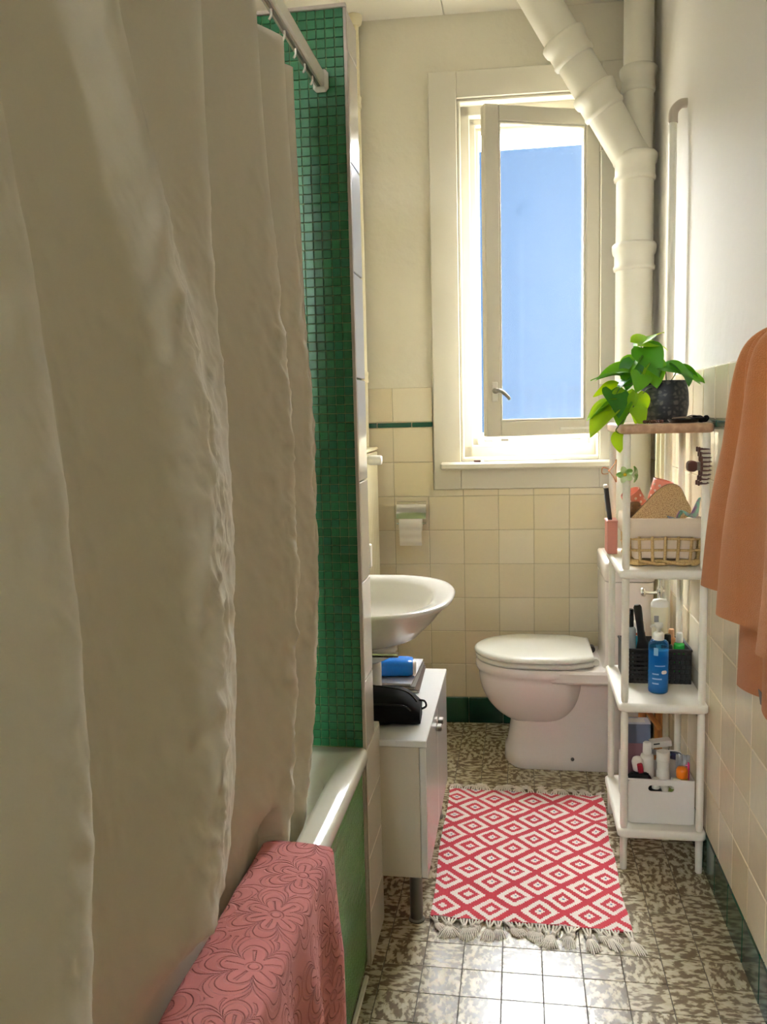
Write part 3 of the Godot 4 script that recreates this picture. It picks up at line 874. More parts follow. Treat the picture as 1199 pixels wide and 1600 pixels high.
	for q in 13:
		var t := q / 12.0
		var xx := -0.11 + 0.22 * t
		var h := 0.098 * pow(sin(PI * clampf(0.12 + t * 0.80, 0, 1)), 0.55) * (0.92 + 0.08 * sin(t * 9.0))
		var w := 0.15 * pow(sin(PI * clampf(0.16 + t * 0.72, 0, 1)), 0.4)
		var ring := PackedVector3Array()
		for i in 24:
			var a := TAU * i / 24
			var cc := cos(a)
			var ss := sin(a)
			ring.append(Vector3(xx, h / 2 + h / 2 * signf(ss) * pow(absf(ss), 0.7), w / 2 * signf(cc) * pow(absf(cc), 0.6) + 0.006 * sin(t * 14.0 + i)))
		rg.append(ring)
	st = begin()
	loft(st, rg)
	put("body", fin(st), M.black_cloth, wb)
	put("zip", tubem(curve([Vector3(-0.08, 0.094, 0.015), Vector3(0.0, 0.100, 0.022), Vector3(0.07, 0.086, 0.02), Vector3(0.1, 0.056, 0.015)]), 0.0022, 6), M.black_gloss, wb)
	put("piping", tubem(curve([Vector3(-0.05, 0.066, 0.077), Vector3(0.03, 0.068, 0.078), Vector3(0.075, 0.058, 0.066), Vector3(0.098, 0.025, 0.05), Vector3(0.1, 0.012, 0.03)]), 0.0028, 6), M.black_gloss, wb)
	put("loop", tubem(curve([Vector3(0.098, 0.05, -0.015), Vector3(0.118, 0.046, -0.02), Vector3(0.122, 0.03, -0.022), Vector3(0.106, 0.022, -0.02)]), 0.003, 6), M.black_gloss, wb)

func toilet() -> void:
	var t := thing("toilet", "white floor-standing toilet with closed lid facing left below the window", "toilet", Vector3(0.06, 0, -3.2))
	# foot: flat sided with a rounded front
	var rings := []
	for q in [[0.0, -0.115, 0.125], [0.006, -0.119, 0.129], [0.05, -0.117, 0.127], [0.065, -0.108, 0.119], [0.15, -0.095, 0.112], [0.24, -0.08, 0.108], [0.33, -0.06, 0.112], [0.365, -0.05, 0.12]]:
		var r := PackedVector3Array()
		var x0: float = q[1]
		var w: float = q[2]
		for i in 13:
			var a := PI / 2 + PI * i / 12
			r.append(Vector3(x0 + 0.075 + cos(a) * 0.075, q[0], sin(a) * w))
		r.append(Vector3(0.408, q[0], -w))
		r.append(Vector3(0.408, q[0], w))
		rings.append(r)
	var st := begin()
	loft(st, rings)
	put("foot", fin(st), M.toilet, t)
	# bowl
	var egg := func(xf: float, xb: float, w: float, y: float) -> PackedVector3Array:
		var o := PackedVector3Array()
		for i in 48:
			var a := TAU * i / 48
			var c := cos(a)
			var x := -xf * -c if c < 0 else xb * pow(c, 0.6)
			o.append(Vector3(x, y, w * signf(sin(a)) * pow(absf(sin(a)), 0.9 if c < 0 else 0.75)))
		return o
	st = begin()
	rings = []
	for k in 15:
		var f := k / 14.0
		var y := lerpf(0.145, 0.352, f)
		var s := sqrt(maxf(0.0, 1.0 - pow(1.0 - f, 2.1)))
		rings.append(egg.call(0.02 + 0.195 * s, 0.04 + 0.14 * s, 0.03 + 0.148 * s, y))
	rings.append(egg.call(0.223, 0.185, 0.184, 0.358))
	rings.append(egg.call(0.227, 0.19, 0.188, 0.368))
	rings.append(egg.call(0.226, 0.19, 0.187, 0.385))
	rings.append(egg.call(0.220, 0.185, 0.181, 0.392))
	loft(st, rings)
	put("bowl", fin(st), M.toilet, t)
	st = begin(false)
	var deck := PackedVector2Array([Vector2(0.05, -0.183), Vector2(0.2, -0.183), Vector2(0.408, -0.18), Vector2(0.408, 0.18), Vector2(0.2, 0.183), Vector2(0.05, 0.183)])
	slab(st, deck, 0.343, 0.391, 0.009, Transform3D(Basis(Vector3(1, 0, 0), Vector3(0, 0, 1), Vector3(0, 1, 0)), Vector3.ZERO))
	put("deck", fin(st), M.toilet, t)
	# seat and lid
	var dshape := func(g: float) -> PackedVector2Array:
		var o := PackedVector2Array()
		for i in 33:
			var a := PI / 2 + PI * i / 32
			o.append(Vector2(-0.02 + cos(a) * (0.208 + g), sin(a) * (0.182 + g)))
		o.append(Vector2(0.12, -0.176 - g))
		o.append(Vector2(0.205 + g * 0.5, -0.135 - g))
		o.append(Vector2(0.205 + g * 0.5, 0.135 + g))
		o.append(Vector2(0.12, 0.176 + g))
		return o
	var lay := func(spec: Array) -> ArrayMesh:
		var s2 := begin()
		var rr := []
		for q in spec:
			var r := PackedVector3Array()
			for p: Vector2 in dshape.call(q[0]): r.append(Vector3(p.x, q[1], -p.y))
			rr.append(r)
		loft(s2, rr)
		return fin(s2)
	put("seat", lay.call([[-0.012, 0.394], [-0.004, 0.396], [-0.002, 0.404], [-0.006, 0.411], [-0.02, 0.413]]), M.seat, t)
	put("lid", lay.call([[-0.01, 0.415], [0.001, 0.417], [0.003, 0.422], [0.001, 0.430], [-0.008, 0.436], [-0.03, 0.439], [-0.1, 0.4405]]), M.seat, t)
	for s in [-1, 1]:
		put("hinge", tubem([Vector3(0.214, 0.405, 0.07 * s), Vector3(0.214, 0.405, 0.1 * s)], 0.013, 12), M.black if s < 0 else M.seat, t)
	put("bolt_cap", lathem([[0.007, 0.0], [0.006, 0.005], [0.0, 0.007]], 10), sm(c8(90, 84, 78), 0.4), t, Vector3(0.13, 0.045, 0.126), Vector3(PI / 2, 0, 0))
	# cistern
	st = begin()
	rings = []
	for q in [[0.385, 0.18, 0.14, 0.05], [0.40, 0.165, 0.15, 0.04], [0.44, 0.16, 0.16, 0.03], [0.70, 0.165, 0.168, 0.03], [0.714, 0.165, 0.168, 0.03]]:
		var r := PackedVector3Array()
		for p in rrect(q[1] * 1.02, q[2] * 2, q[3], 5): r.append(Vector3(0.325 + p.x, q[0], -p.y))
		rings.append(r)
	loft(st, rings)
	put("cistern", fin(st), M.toilet, t)
	st = begin()
	rings = []
	for q in [[0.717, 0.166, 0.170], [0.722, 0.170, 0.173], [0.775, 0.170, 0.173], [0.786, 0.164, 0.169], [0.789, 0.14, 0.15]]:
		var r := PackedVector3Array()
		for p in rrect(q[1] * 1.02, q[2] * 2, 0.03, 5): r.append(Vector3(0.325 + p.x, q[0], -p.y))
		rings.append(r)
	loft(st, rings)
	put("cistern_lid", fin(st), M.toilet, t)
	# chrome stop valve
	var v := thing("stop_valve", "chrome stop valve and tap on the pipe beside the cistern", "valve", Vector3(0.468, 0.70, -2.925))
	put("body", lathem([[0.006, -0.04], [0.009, -0.036], [0.009, 0.0], [0.0115, 0.004], [0.0115, 0.022], [0.008, 0.026], [0.008, 0.05]], 16), M.chrome, v)
	put("arm", tubem([Vector3(0, 0.004, 0), Vector3(-0.03, 0.002, 0), Vector3(-0.05, 0.004, 0.004)], 0.006, 12), M.chrome, v)
	put("knob", lathem([[0.008, 0.0], [0.015, 0.002], [0.015, 0.012], [0.01, 0.016]], 16), M.chrome, v, Vector3(-0.048, 0.005, 0.004), Vector3(0, 0, PI / 2))
	put("wall_arm", tubem([Vector3(0, 0.01, 0), Vector3(0.022, 0.01, -0.004)], 0.008, 12), M.chrome, v)

func rug() -> void:
	var im := Image.create(416, 616, false, Image.FORMAT_RGB8)
	var red := c8(204, 58, 72)
	var white := c8(240, 230, 222)
	var blue := c8(92, 104, 150)
	for y in 616:
		for x in 416:
			var fx := floorf(x * 0.52 / 416.0 / 0.0054) * 0.0054 / 0.13
			var fy := floorf((y * 0.77 / 616.0) / 0.0054) * 0.0054 / 0.13
			var d := 9.0
			for o in [0.0, 0.5]:
				var ax := absf(fposmod(fx + o + 0.31, 1.0) - 0.5)
				var ay := absf(fposmod(fy + o, 1.0) - 0.5)
				d = minf(d, ax + ay)
			var c := white
			if d < 0.03: c = blue
			elif d < 0.115: c = white
			elif d < 0.245: c = red
			elif d < 0.405: c = white
			else: c = red
			im.set_pixel(x, y, c)
	var m := sm(Color.WHITE, 0.95, {"albedo_texture": ImageTexture.create_from_image(im), "rim_enabled": true, "rim": 0.2, "detail_enabled": false})
	m.heightmap_enabled = true
	var weave := Image.create(416, 616, false, Image.FORMAT_L8)
	for y in 616:
		for x in 416: weave.set_pixel(x, y, Color.WHITE * (0.5 + 0.25 * sin(y * 1.05) + 0.2 * sin(x * 0.8)))
	m.heightmap_texture = ImageTexture.create_from_image(weave)
	m.heightmap_scale = 0.1
	var r := thing("rug", "red and white woven rug with concentric diamonds and cream tassels", "rug", Vector3(0, 0, 0))
	var c := [Vector2(-0.246, -2.867), Vector2(0.270, -2.845), Vector2(0.273, -2.084), Vector2(-0.237, -2.093)]
	var ns := FastNoiseLite.new()
	ns.seed = 3
	ns.frequency = 2.2
	put("cloth", sheet(func(s: float, t: float) -> Vector3:
		var a: Vector2 = c[0].lerp(c[1], s)
		var b: Vector2 = c[3].lerp(c[2], s)
		var p := a.lerp(b, t)
		var edge := smoothstep(0.75, 1.0, s)
		var up := 0.005 + maxf(0.0, ns.get_noise_2d(p.x * 3.0, p.y * 3.0)) * 0.006 + edge * (0.006 + 0.006 * sin(t * 26.0)) * smoothstep(0.8, 0.2, t)
		return Vector3(p.x + sin(t * 9.0) * 0.003 + edge * sin(t * 14.0) * 0.004, up, p.y + sin(s * 8.0) * 0.003), 60, 80, 0.004), m, r)
	var fm := sm(c8(238, 228, 212), 0.95)
	rng.seed = 77
	for e in 2:
		for k in 21:
			var s := (k + 0.5 + rng.randf_range(-0.2, 0.2)) / 21.0
			var p: Vector2 = c[3].lerp(c[2], s) if e == 0 else c[0].lerp(c[1], s)
			var dir := 1.0 if e == 0 else -1.0
			var ln := rng.randf_range(0.05, 0.10) if e == 0 else rng.randf_range(0.045, 0.075)
			var sw := rng.randf_range(-0.035, 0.035)
			var st := begin()
			var knot := Vector3(p.x + sw * 0.3, 0.0085, p.y + dir * ln * 0.42)
			for q in 3:
				var o := (q - 1) * 0.009
				tube(st, curve([Vector3(p.x + o, 0.006, p.y - dir * 0.002), Vector3(p.x + o * 0.8 + sw * 0.1, 0.011, p.y + dir * ln * 0.2), knot + Vector3(o * 0.2, 0.001 * q, 0)], 4), 0.0026, 6)
			lathe(st, [[0.002, -0.007], [0.006, -0.004], [0.0068, 0.0], [0.006, 0.004], [0.002, 0.007]], 10, knot, Vector3(sw * 0.7, 0, dir * ln * 0.5))
			for q in 7:
				var o := (q - 3) * 0.0042
				var endp := Vector3(p.x + sw + o * 1.3, 0.003, p.y + dir * (ln - absf(o) * 0.7 + rng.randf_range(-0.004, 0.004)))
				tube(st, curve([knot, knot.lerp(endp, 0.5) + Vector3(o * 0.4, 0.002, 0), endp], 3), [0.0022, 0.0022, 0.002, 0.002, 0.0018, 0.0016, 0.0012], 5)
			put("tassel", fin(st), fm, r)

func shelf_unit() -> void:
	var s := thing("shelf_unit", "slim white four-tier shelf unit with turned posts against the right wall", "shelf unit", Vector3(0.397, 0, -2.58))
	var hw := 0.122
	var hd := 0.192
	for k in 4:
		var y: float = [0.125, 0.497, 0.878, 1.278][k]
		var st := begin()
		var rr := []
		for q in [[-0.006, -0.026], [-0.001, -0.023], [0.0, -0.018], [0.0, -0.006], [-0.003, -0.0015], [-0.008, 0.0]]:
			var ring := PackedVector3Array()
			for p in rrect((hw + q[0]) * 2, (hd + q[0]) * 2, 0.018, 4): ring.append(Vector3(p.x, y + q[1], -p.y))
			rr.append(ring)
		loft(st, rr)
		var tray := put("shelf", fin(st), M.shelf_white if k < 3 else M.wood_top, s)
		if k == 3: tray.set_meta("label", "light brown wooden top board")
	for x in [-1, 1]:
		for z in [-1, 1]:
			var st := begin()
			var c := Vector3(x * (hw - 0.018), 0, z * (hd - 0.018))
			lathe(st, [[0.0085, 0.0], [0.0095, 0.004], [0.011, 0.10], [0.011, 0.102]], 16, c)
			for b in [[0.123, 0.474], [0.495, 0.855], [0.876, 1.256]]:
				lathe(st, [[0.0085, b[0]], [0.0105, b[0] + 0.012], [0.0105, b[1] - 0.012], [0.0085, b[1]]], 16, c)
			put("post", fin(st), M.shelf_white, s)

func leaf_mesh(seed: int) -> ArrayMesh:
	# heart shaped leaf along +x, 1 long, folded on its midrib and drooping at the tip
	var fold := 0.18 + 0.12 * (seed % 3)
	var droop := 0.18 + 0.14 * (seed % 4)
	var st := begin()
	var g := []
	for i in 11:
		var t := i / 10.0
		var w := 0.46 * pow(sin(PI * pow(clampf(t * 0.97 + 0.03, 0, 1), 0.62)), 0.85)
		var row := []
		for j in 7:
			var u := (j - 3) / 3.0
			var back := 0.13 * absf(u) * (1.0 - t) * (1.0 - t)
			row.append(Vector3(t - back, -droop * t * t + absf(u) * w * fold + 0.015 * sin(t * 9.0 + u * 2.0), u * w))
		g.append(row)
	for side in 2:
		st.set_smooth_group(side)
		for i in 10:
			for j in 6:
				var q := [[i, j], [i + 1, j], [i + 1, j + 1], [i, j], [i + 1, j + 1], [i, j + 1]]
				if side == 1: q.reverse()
				for c in q:
					var p: Vector3 = g[c[0]][c[1]]
					st.set_uv(Vector2(p.x, p.z + 0.5))
					st.add_vertex(p - Vector3(0, side * 0.012, 0))
	return fin(st)

func shelf_top_things() -> void:
	var y := 1.2785
	var pc := Vector3(0.421, y, -2.60)
	var pot := thing("plant_pot", "dark grey ceramic plant pot with black leaf pattern on the wooden top", "plant pot", pc)
	var leaf_print := noise_tex(0.022, [[0.0, c8(24, 28, 34)], [0.30, c8(30, 34, 40)], [0.36, c8(82, 80, 76)], [1.0, c8(104, 98, 90)]], 512, 51, {"noise_type": FastNoiseLite.TYPE_CELLULAR, "cellular_return_type": FastNoiseLite.RETURN_DISTANCE2_SUB, "cellular_jitter": 0.9, "fractal_type": FastNoiseLite.FRACTAL_NONE})
	put("vessel", lathem([[0.045, 0.0], [0.056, 0.002], [0.064, 0.02], [0.0685, 0.05], [0.067, 0.085], [0.061, 0.116], [0.0595, 0.12], [0.0565, 0.12], [0.055, 0.112], [0.054, 0.104]], 36), sm(Color.WHITE, 0.5, {"albedo_texture": leaf_print, "uv1_triplanar": true, "uv1_scale": Vector3(6, 6, 6)}), pot)
	var pl := thing("pothos_plant", "green trailing pothos plant spilling left over the shelf edge", "plant", pc + Vector3(0, 0.1045, 0))
	put("soil", lathem([[0.05, 0.0], [0.054, 0.002], [0.03, 0.006], [0.0, 0.007]], 20), sm(c8(48, 36, 26), 0.95), pl)
	var lm := [leaf_mesh(0), leaf_mesh(1), leaf_mesh(2), leaf_mesh(3)]
	var mats := []
	for c in [c8(96, 160, 28), c8(72, 138, 26), c8(132, 186, 34), c8(54, 118, 30)]:
		mats.append(sm(c, 0.5, {"backlight_enabled": true, "backlight": Color(c.r * 1.35, c.g * 1.0, c.b * 0.5) * 1.25}))
	var stem_m := sm(c8(92, 112, 46), 0.5)
	# world position of each leaf base, heading in degrees about y, pitch, length
	var L := [
		[0.345, 1.500, -2.56, 25.0, 35.0, 0.075, 2], [0.352, 1.492, -2.555, -55.0, -42.0, 0.085, 1], [0.335, 1.462, -2.55, 215.0, -35.0, 0.07, 0], [0.325, 1.455, -2.54, 235.0, -60.0, 0.065, 3],
		[0.372, 1.455, -2.55, -70.0, -55.0, 0.075, 0], [0.405, 1.432, -2.53, -30.0, -5.0, 0.075, 1], [0.44, 1.425, -2.54, -60.0, -10.0, 0.07, 3], [0.45, 1.432, -2.56, 10.0, -8.0, 0.06, 1],
		[0.47, 1.412, -2.55, -15.0, -15.0, 0.055, 0], [0.385, 1.43, -2.57, 120.0, 5.0, 0.055, 2], [0.31, 1.425, -2.53, 185.0, 8.0, 0.075, 0], [0.30, 1.40, -2.52, 200.0, -25.0, 0.065, 1],
		[0.275, 1.385, -2.51, 175.0, -15.0, 0.06, 2], [0.262, 1.372, -2.50, -70.0, -40.0, 0.075, 3], [0.30, 1.368, -2.50, 240.0, -65.0, 0.07, 2], [0.33, 1.36, -2.49, -60.0, -70.0, 0.065, 2],
		[0.27, 1.335, -2.50, 195.0, -20.0, 0.07, 0], [0.25, 1.320, -2.50, 190.0, -10.0, 0.055, 2], [0.262, 1.318, -2.49, 210.0, -28.0, 0.08, 2], [0.32, 1.335, -2.49, -40.0, -45.0, 0.06, 2], [0.283, 1.254, -2.47, 250.0, -65.0, 0.05, 2], [0.34, 1.415, -2.50, 260.0, -30.0, 0.06, 0], [0.36, 1.44, -2.53, 200.0, -50.0, 0.06, 2], [0.338, 1.505, -2.55, 20.0, 18.0, 0.085, 2], [0.285, 1.415, -2.515, 170.0, 2.0, 0.07, 1], [0.245, 1.335, -2.495, 165.0, -25.0, 0.06, 2], [0.30, 1.33, -2.485, 230.0, -40.0, 0.06, 0]]
	var o := pl.position
	var k := 0
	for e in L:
		var at := Vector3(e[0], e[1], e[2]) - o
		var lf := put("leaf", lm[k % 4], mats[e[6]], pl, at)
		lf.basis = Basis(Vector3.UP, deg_to_rad(e[3])) * Basis(Vector3(0, 0, 1), deg_to_rad(e[4])) * Basis(Vector3.RIGHT, 0.5 * sin(k * 1.7)) * Basis.from_scale(Vector3.ONE * e[5] * 1.15)
		k += 1
	for q in [
		[[0.40, 1.39, -2.58], [0.375, 1.45, -2.565], [0.348, 1.498, -2.56]], [[0.41, 1.39, -2.575], [0.385, 1.44, -2.56], [0.37, 1.457, -2.55]], [[0.395, 1.39, -2.57], [0.36, 1.44, -2.55], [0.333, 1.463, -2.55]],
		[[0.42, 1.39, -2.56], [0.415, 1.42, -2.545], [0.408, 1.432, -2.532]], [[0.43, 1.39, -2.57], [0.442, 1.415, -2.55], [0.45, 1.43, -2.56]], [[0.385, 1.39, -2.555], [0.34, 1.398, -2.52], [0.30, 1.385, -2.505], [0.275, 1.388, -2.51]],
		[[0.38, 1.39, -2.555], [0.345, 1.405, -2.525], [0.312, 1.425, -2.53]], [[0.385, 1.39, -2.55], [0.35, 1.39, -2.51], [0.32, 1.35, -2.495], [0.30, 1.30, -2.485], [0.285, 1.287, -2.48]],
		[[0.38, 1.388, -2.55], [0.34, 1.375, -2.505], [0.30, 1.345, -2.50], [0.268, 1.325, -2.495]], [[0.39, 1.386, -2.545], [0.355, 1.37, -2.50], [0.33, 1.34, -2.49], [0.29, 1.29, -2.455], [0.268, 1.262, -2.45], [0.283, 1.252, -2.465]]]:
		var pts := []
		for p in q: pts.append(Vector3(p[0], p[1], p[2]) - o)
		put("stem", tubem(curve(pts, 5), 0.0016, 6), stem_m, pl)
	# spiral hair ties
	for t in 2:
		var ht := thing("hair_tie", ["brown spiral hair tie at the front left of the wooden top", "brown spiral hair tie next to the first, nearer the pot"][t], "hair tie", Vector3(0.352 + 0.026 * t, y, -2.425 - 0.006 * t), 0.4 * t, "spiral hair ties")
		var pts := []
		for i in 97:
			var a := TAU * i / 96.0
			var b := a * 12.0
			pts.append(Vector3(cos(a) * (0.011 + 0.0032 * cos(b)), 0.0052 + 0.0034 * sin(b), sin(a) * (0.011 + 0.0032 * cos(b))))
		put("coil", tubem(pts, 0.0016, 6), sm(c8(104, 66, 52), 0.22), ht)
	# black dish with hair pins
	var di := thing("dish", "shallow black dish at the right of the wooden top", "dish", Vector3(0.447, y, -2.44))
	put("tray", lathem([[0.03, 0.0], [0.036, 0.001], [0.042, 0.009], [0.043, 0.0105], [0.041, 0.0105], [0.034, 0.003], [0.0, 0.0025]], 32), M.black_gloss, di)
	for t in 2:
		var hp := thing("hair_pin", ["beige metal hair pin lying across the black dish", "long grey hair pin leaning out of the black dish"][t], "hair pin", Vector3(0.44 + 0.03 * t, y + 0.011, -2.43), 0.3 - t * 0.9)
		put("pin", tubem(curve([Vector3(-0.028, 0.002, 0), Vector3(0, 0.005 + 0.004 * t, 0.002), Vector3(0.026, 0.004, 0.004), Vector3(0.03, 0.003, 0.0), Vector3(0.022, 0.003, -0.003), Vector3(-0.02, 0.002, -0.003)]), 0.0014, 6), sm(c8(170, 154, 136) if t == 0 else c8(70, 66, 64), 0.35, {"metallic": 0.5}), hp)
	var sc := thing("scrunchie", "crumpled black hair band behind the dish on the wooden top", "hair band", Vector3(0.492, y + 0.006, -2.455))
	var sp := []
	for i in 41:
		var a := TAU * i / 40.0
		sp.append(Vector3(cos(a) * 0.018, 0.004 + 0.004 * sin(a * 3.0), sin(a) * 0.02 + 0.003 * cos(a * 5.0)))
	put("band", tubem(sp, 0.0062, 8), M.black_cloth, sc)

func claw(called: String, label: String, at: Vector3, m: Material, h: float, turn: float, teeth: int) -> void:
	var c := thing(called, label, "hair clip", at, turn, "hair clips clamped to the shelf posts")
	for s in [-1, 1]:
		var st := begin(false)
		for k in 8:
			var a := (k - 3.5) / 3.5
			cbox(st, Vector3(0.010 - 0.008 * a * a, a * h * 0.46, s * 0.014), Vector3(0.006, h * 0.14, 0.005), 0.0015)
		put("jaw", fin(st), m, c)
		for k in teeth:
			var a := (k - (teeth - 1) / 2.0) / ((teeth - 1) / 2.0)
			put("tooth", tubem(curve([Vector3(0.012 - 0.008 * a * a, a * h * 0.47, s * 0.014), Vector3(0.026 - 0.006 * a * a, a * h * 0.47, s * 0.016), Vector3(0.036 - 0.006 * a * a, a * h * 0.46, s * 0.006)], 4), [0.0028, 0.0028, 0.0026, 0.0024, 0.0022, 0.002, 0.0018, 0.0016, 0.0014], 6), m, c)
	put("grip", slabm(rrect(0.026, h * 0.30, 0.010), -0.012, -0.006, 0.002), m, c, Vector3(-0.014, 0, 0))
	put("grip", slabm(rrect(0.026, h * 0.30, 0.010), 0.006, 0.012, 0.002), m, c, Vector3(-0.014, 0, 0))
	put("spring", tubem([Vector3(0.002, -h * 0.12, 0), Vector3(0.002, h * 0.12, 0)], 0.006, 10), M.steel, c)

func shelf_second() -> void:
	claw("claw_clip", "brown plastic claw hair clip clamped to the front right post", Vector3(0.474, 1.163, -2.388), sm(c8(78, 44, 38), 0.35), 0.098, 0.0, 9)
	# gold wire butterfly clip on the rear left post
	var gc := thing("wire_clip", "small gold wire hair clip on the rear left post", "hair clip", Vector3(0.288, 1.128, -2.748), 0.0, "hair clips clamped to the shelf posts")
	var gold := sm(c8(224, 170, 130), 0.2, {"metallic": 0.9})
	for s in [-1, 1]:
		put("wing", tubem(curve([Vector3(-0.008, 0, 0.012 * s), Vector3(0.008, 0.022, 0.013 * s), Vector3(0.014, 0.036, 0.012 * s), Vector3(0.013, 0.0, 0.012 * s), Vector3(0.014, -0.034, 0.012 * s), Vector3(0.006, -0.02, 0.013 * s), Vector3(-0.008, 0, 0.012 * s)]), 0.0015, 6), gold, gc)
	put("grip", tubem(curve([Vector3(-0.008, 0.006, -0.006), Vector3(-0.026, 0.01, -0.006), Vector3(-0.028, -0.008, 0.004), Vector3(-0.01, -0.008, 0.006)]), 0.0016, 6), gold, gc)
	# flower clip on the front left post
	var fc := thing("flower_clip", "green and white frangipani flower hair clip on the front left post", "hair clip", Vector3(0.289, 1.143, -2.391), 0.0, "hair clips clamped to the shelf posts")
	for half in 2:
		for k in 5:
			var a := TAU * k / 5.0 + 0.3
			var pm := sm([c8(196, 216, 150), c8(132, 178, 76), c8(214, 226, 178)][(k + half) % 3], 0.3, {"backlight_enabled": true, "backlight": Color(0.3, 0.42, 0.15)})
			var pt := put("petal", sheet(func(s: float, t: float) -> Vector3:
				var w := 0.0085 * pow(sin(PI * (0.08 + 0.9 * t)), 0.7)
				return Vector3((s - 0.5) * 2.0 * w, 0.003 + t * 0.020, 0.003 * sin(t * 3.0) + absf(s - 0.5) * 0.004), 4, 6, 0.0012), pm, fc, Vector3(-0.004 if half == 0 else 0.022, 0, 0.014 - half * 0.012))
			pt.basis = Basis(Vector3.UP, 0.0 if half == 0 else 1.1) * Basis(Vector3(0, 0, 1), a)
	put("heart", lathem([[0.005, 0.0], [0.004, 0.003], [0.0, 0.004]], 10), sm(c8(226, 196, 40), 0.4), fc, Vector3(-0.004, 0, 0.015), Vector3(PI / 2, 0, 0))
	# wicker basket with a cloth liner
	var y := 0.878
	var b := thing("wicker_basket", "open-weave wicker basket with beige cloth liner on the second shelf", "basket", Vector3(0.405, y, -2.555))
	var cane := sm(c8(255, 255, 255), 0.6, {"albedo_texture": noise_tex(0.03, [[0.0, c8(176, 140, 84)], [1.0, c8(226, 198, 142)]], 256, 61), "uv1_triplanar": true, "uv1_scale": Vector3(20, 20, 20)})
	var linen := sm(c8(222, 204, 180), 0.95)
	var hx := 0.098
	var hz := 0.112
	var hh := 0.128
	var wall := func(f: float, yy: float, g: float) -> Vector3:
		# walk round the rounded outline
		var poly := rrect((hx - 0.008 * (1.0 - yy / hh) + g) * 2, (hz - 0.008 * (1.0 - yy / hh) + g) * 2, 0.02, 4)
		var q := fposmod(f, 1.0) * poly.size()
		var i := int(q)
		var p := poly[i].lerp(poly[(i + 1) % poly.size()], q - i)
		return Vector3(p.x, yy, p.y)
	# even walk: use the length of the outline
	var even := []
	var poly0 := rrect(hx * 2, hz * 2, 0.02, 4)
	var tot := 0.0
	for i in poly0.size(): tot += poly0[i].distance_to(poly0[(i + 1) % poly0.size()])
	for n in 22:
		var want := tot * n / 22.0
		for i in poly0.size():
			var l := poly0[i].distance_to(poly0[(i + 1) % poly0.size()])
			if want <= l:
				even.append((i + want / l) / poly0.size())
				break
			want -= l
	for f in even:
		put("stake", tubem([wall.call(f, 0.008, 0.0), wall.call(f, 0.05, 0.001), wall.call(f, 0.118, 0.0)], 0.0046, 6), cane, b)
	for yy in [0.046, 0.078]:
		var pts := []
		for i in 81: pts.append(wall.call(i / 80.0, yy, 0.004 * sin(i * 1.3)))
		put("weaver", tubem(pts, 0.0038, 6), cane, b)
	for q in 2:
		var pts := []
		for i in 161:
			var p: Vector3 = wall.call(i / 160.0, 0.011, 0.003 * cos(i * 0.9 + q * PI))
			p.y += 0.005 * sin(i * 0.9 + q * PI)
			pts.append(p)
		put("twisted_border", tubem(pts, 0.005, 6), cane, b)
	put("base", boxm(Vector3(0.175, 0.006, 0.2), 0.002), cane, b, Vector3(0, 0.006, 0))
	var rings := []
	for q in [[0.080, -0.0075], [0.086, 0.0085], [0.118, 0.0085], [0.1345, 0.006], [0.137, 0.0], [0.134, -0.007], [0.02, -0.012]]:
		var r := PackedVector3Array()
		for i in 48: 
			var p: Vector3 = wall.call(i / 48.0, hh, q[1])
			p.y = q[0] + (0.003 * sin(i * 0.7) if q[0] < 0.1 else 0.0)
			r.append(p)
		rings.append(r)
	var st := begin()
	loft(st, rings, false, true)
	put("liner", fin(st), linen, b)
	# contents
	var gp := thing("pouch", "speckled tan hard pouch standing tilted in the wicker basket", "pouch", Vector3(0.405, y + 0.118, -2.525), -0.08)
	var prof := PackedVector2Array()
	for p in curve([Vector3(-0.088, 0.004, 0), Vector3(-0.05, 0.045, 0), Vector3(-0.01, 0.088, 0), Vector3(0.022, 0.106, 0), Vector3(0.05, 0.098, 0), Vector3(0.066, 0.065, 0), Vector3(0.08, 0.035, 0), Vector3(0.07, 0.012, 0), Vector3(0.03, 0.0, 0), Vector3(-0.03, -0.012, 0), Vector3(-0.088, 0.004, 0)], 4).slice(0, -1): prof.append(Vector2(p.x, p.y))
	var cork := sm(Color.WHITE, 0.7, {"albedo_texture": noise_tex(0.08, [[0.3, c8(150, 112, 66)], [0.5, c8(192, 156, 104)], [0.7, c8(206, 174, 124)]], 256, 63), "uv1_triplanar": true, "uv1_scale": Vector3(12, 12, 12)})
	put("shell", slabm(prof, -0.02, 0.02, 0.007), cork, gp, Vector3.ZERO, Vector3(-0.18, 0, 0))
	put("seam", tubem(curve([Vector3(-0.088, 0.004, 0), Vector3(-0.05, 0.046, 0), Vector3(-0.01, 0.089, 0), Vector3(0.022, 0.107, 0), Vector3(0.05, 0.099, 0), Vector3(0.067, 0.065, 0)], 5), 0.002, 6), sm(c8(110, 86, 56), 0.6), gp, Vector3.ZERO, Vector3(-0.18, 0, 0))
	var fl := thing("floral_cloth", "crumpled lilac and mint cloth in the wicker basket", "cloth", Vector3(0.46, y + 0.128, -2.495))
	var batik := sm(Color.WHITE, 0.85, {"albedo_texture": noise_tex(0.012, [[0.2, c8(150, 120, 160)], [0.45, c8(186, 140, 172)], [0.55, c8(130, 206, 178)], [0.8, c8(176, 214, 190)]], 256, 65), "uv1_triplanar": true, "uv1_scale": Vector3(9, 9, 9)})
	put("cloth", sheet(func(s: float, t: float) -> Vector3: return Vector3((s - 0.5) * 0.085, 0.052 * pow(s, 1.5) * t + 0.012 * sin(s * 11.0 + t * 4.0) * (0.3 + t) , (t - 0.5) * 0.04 + 0.008 * sin(s * 9.0)), 24, 16, 0.0015), batik, fl)
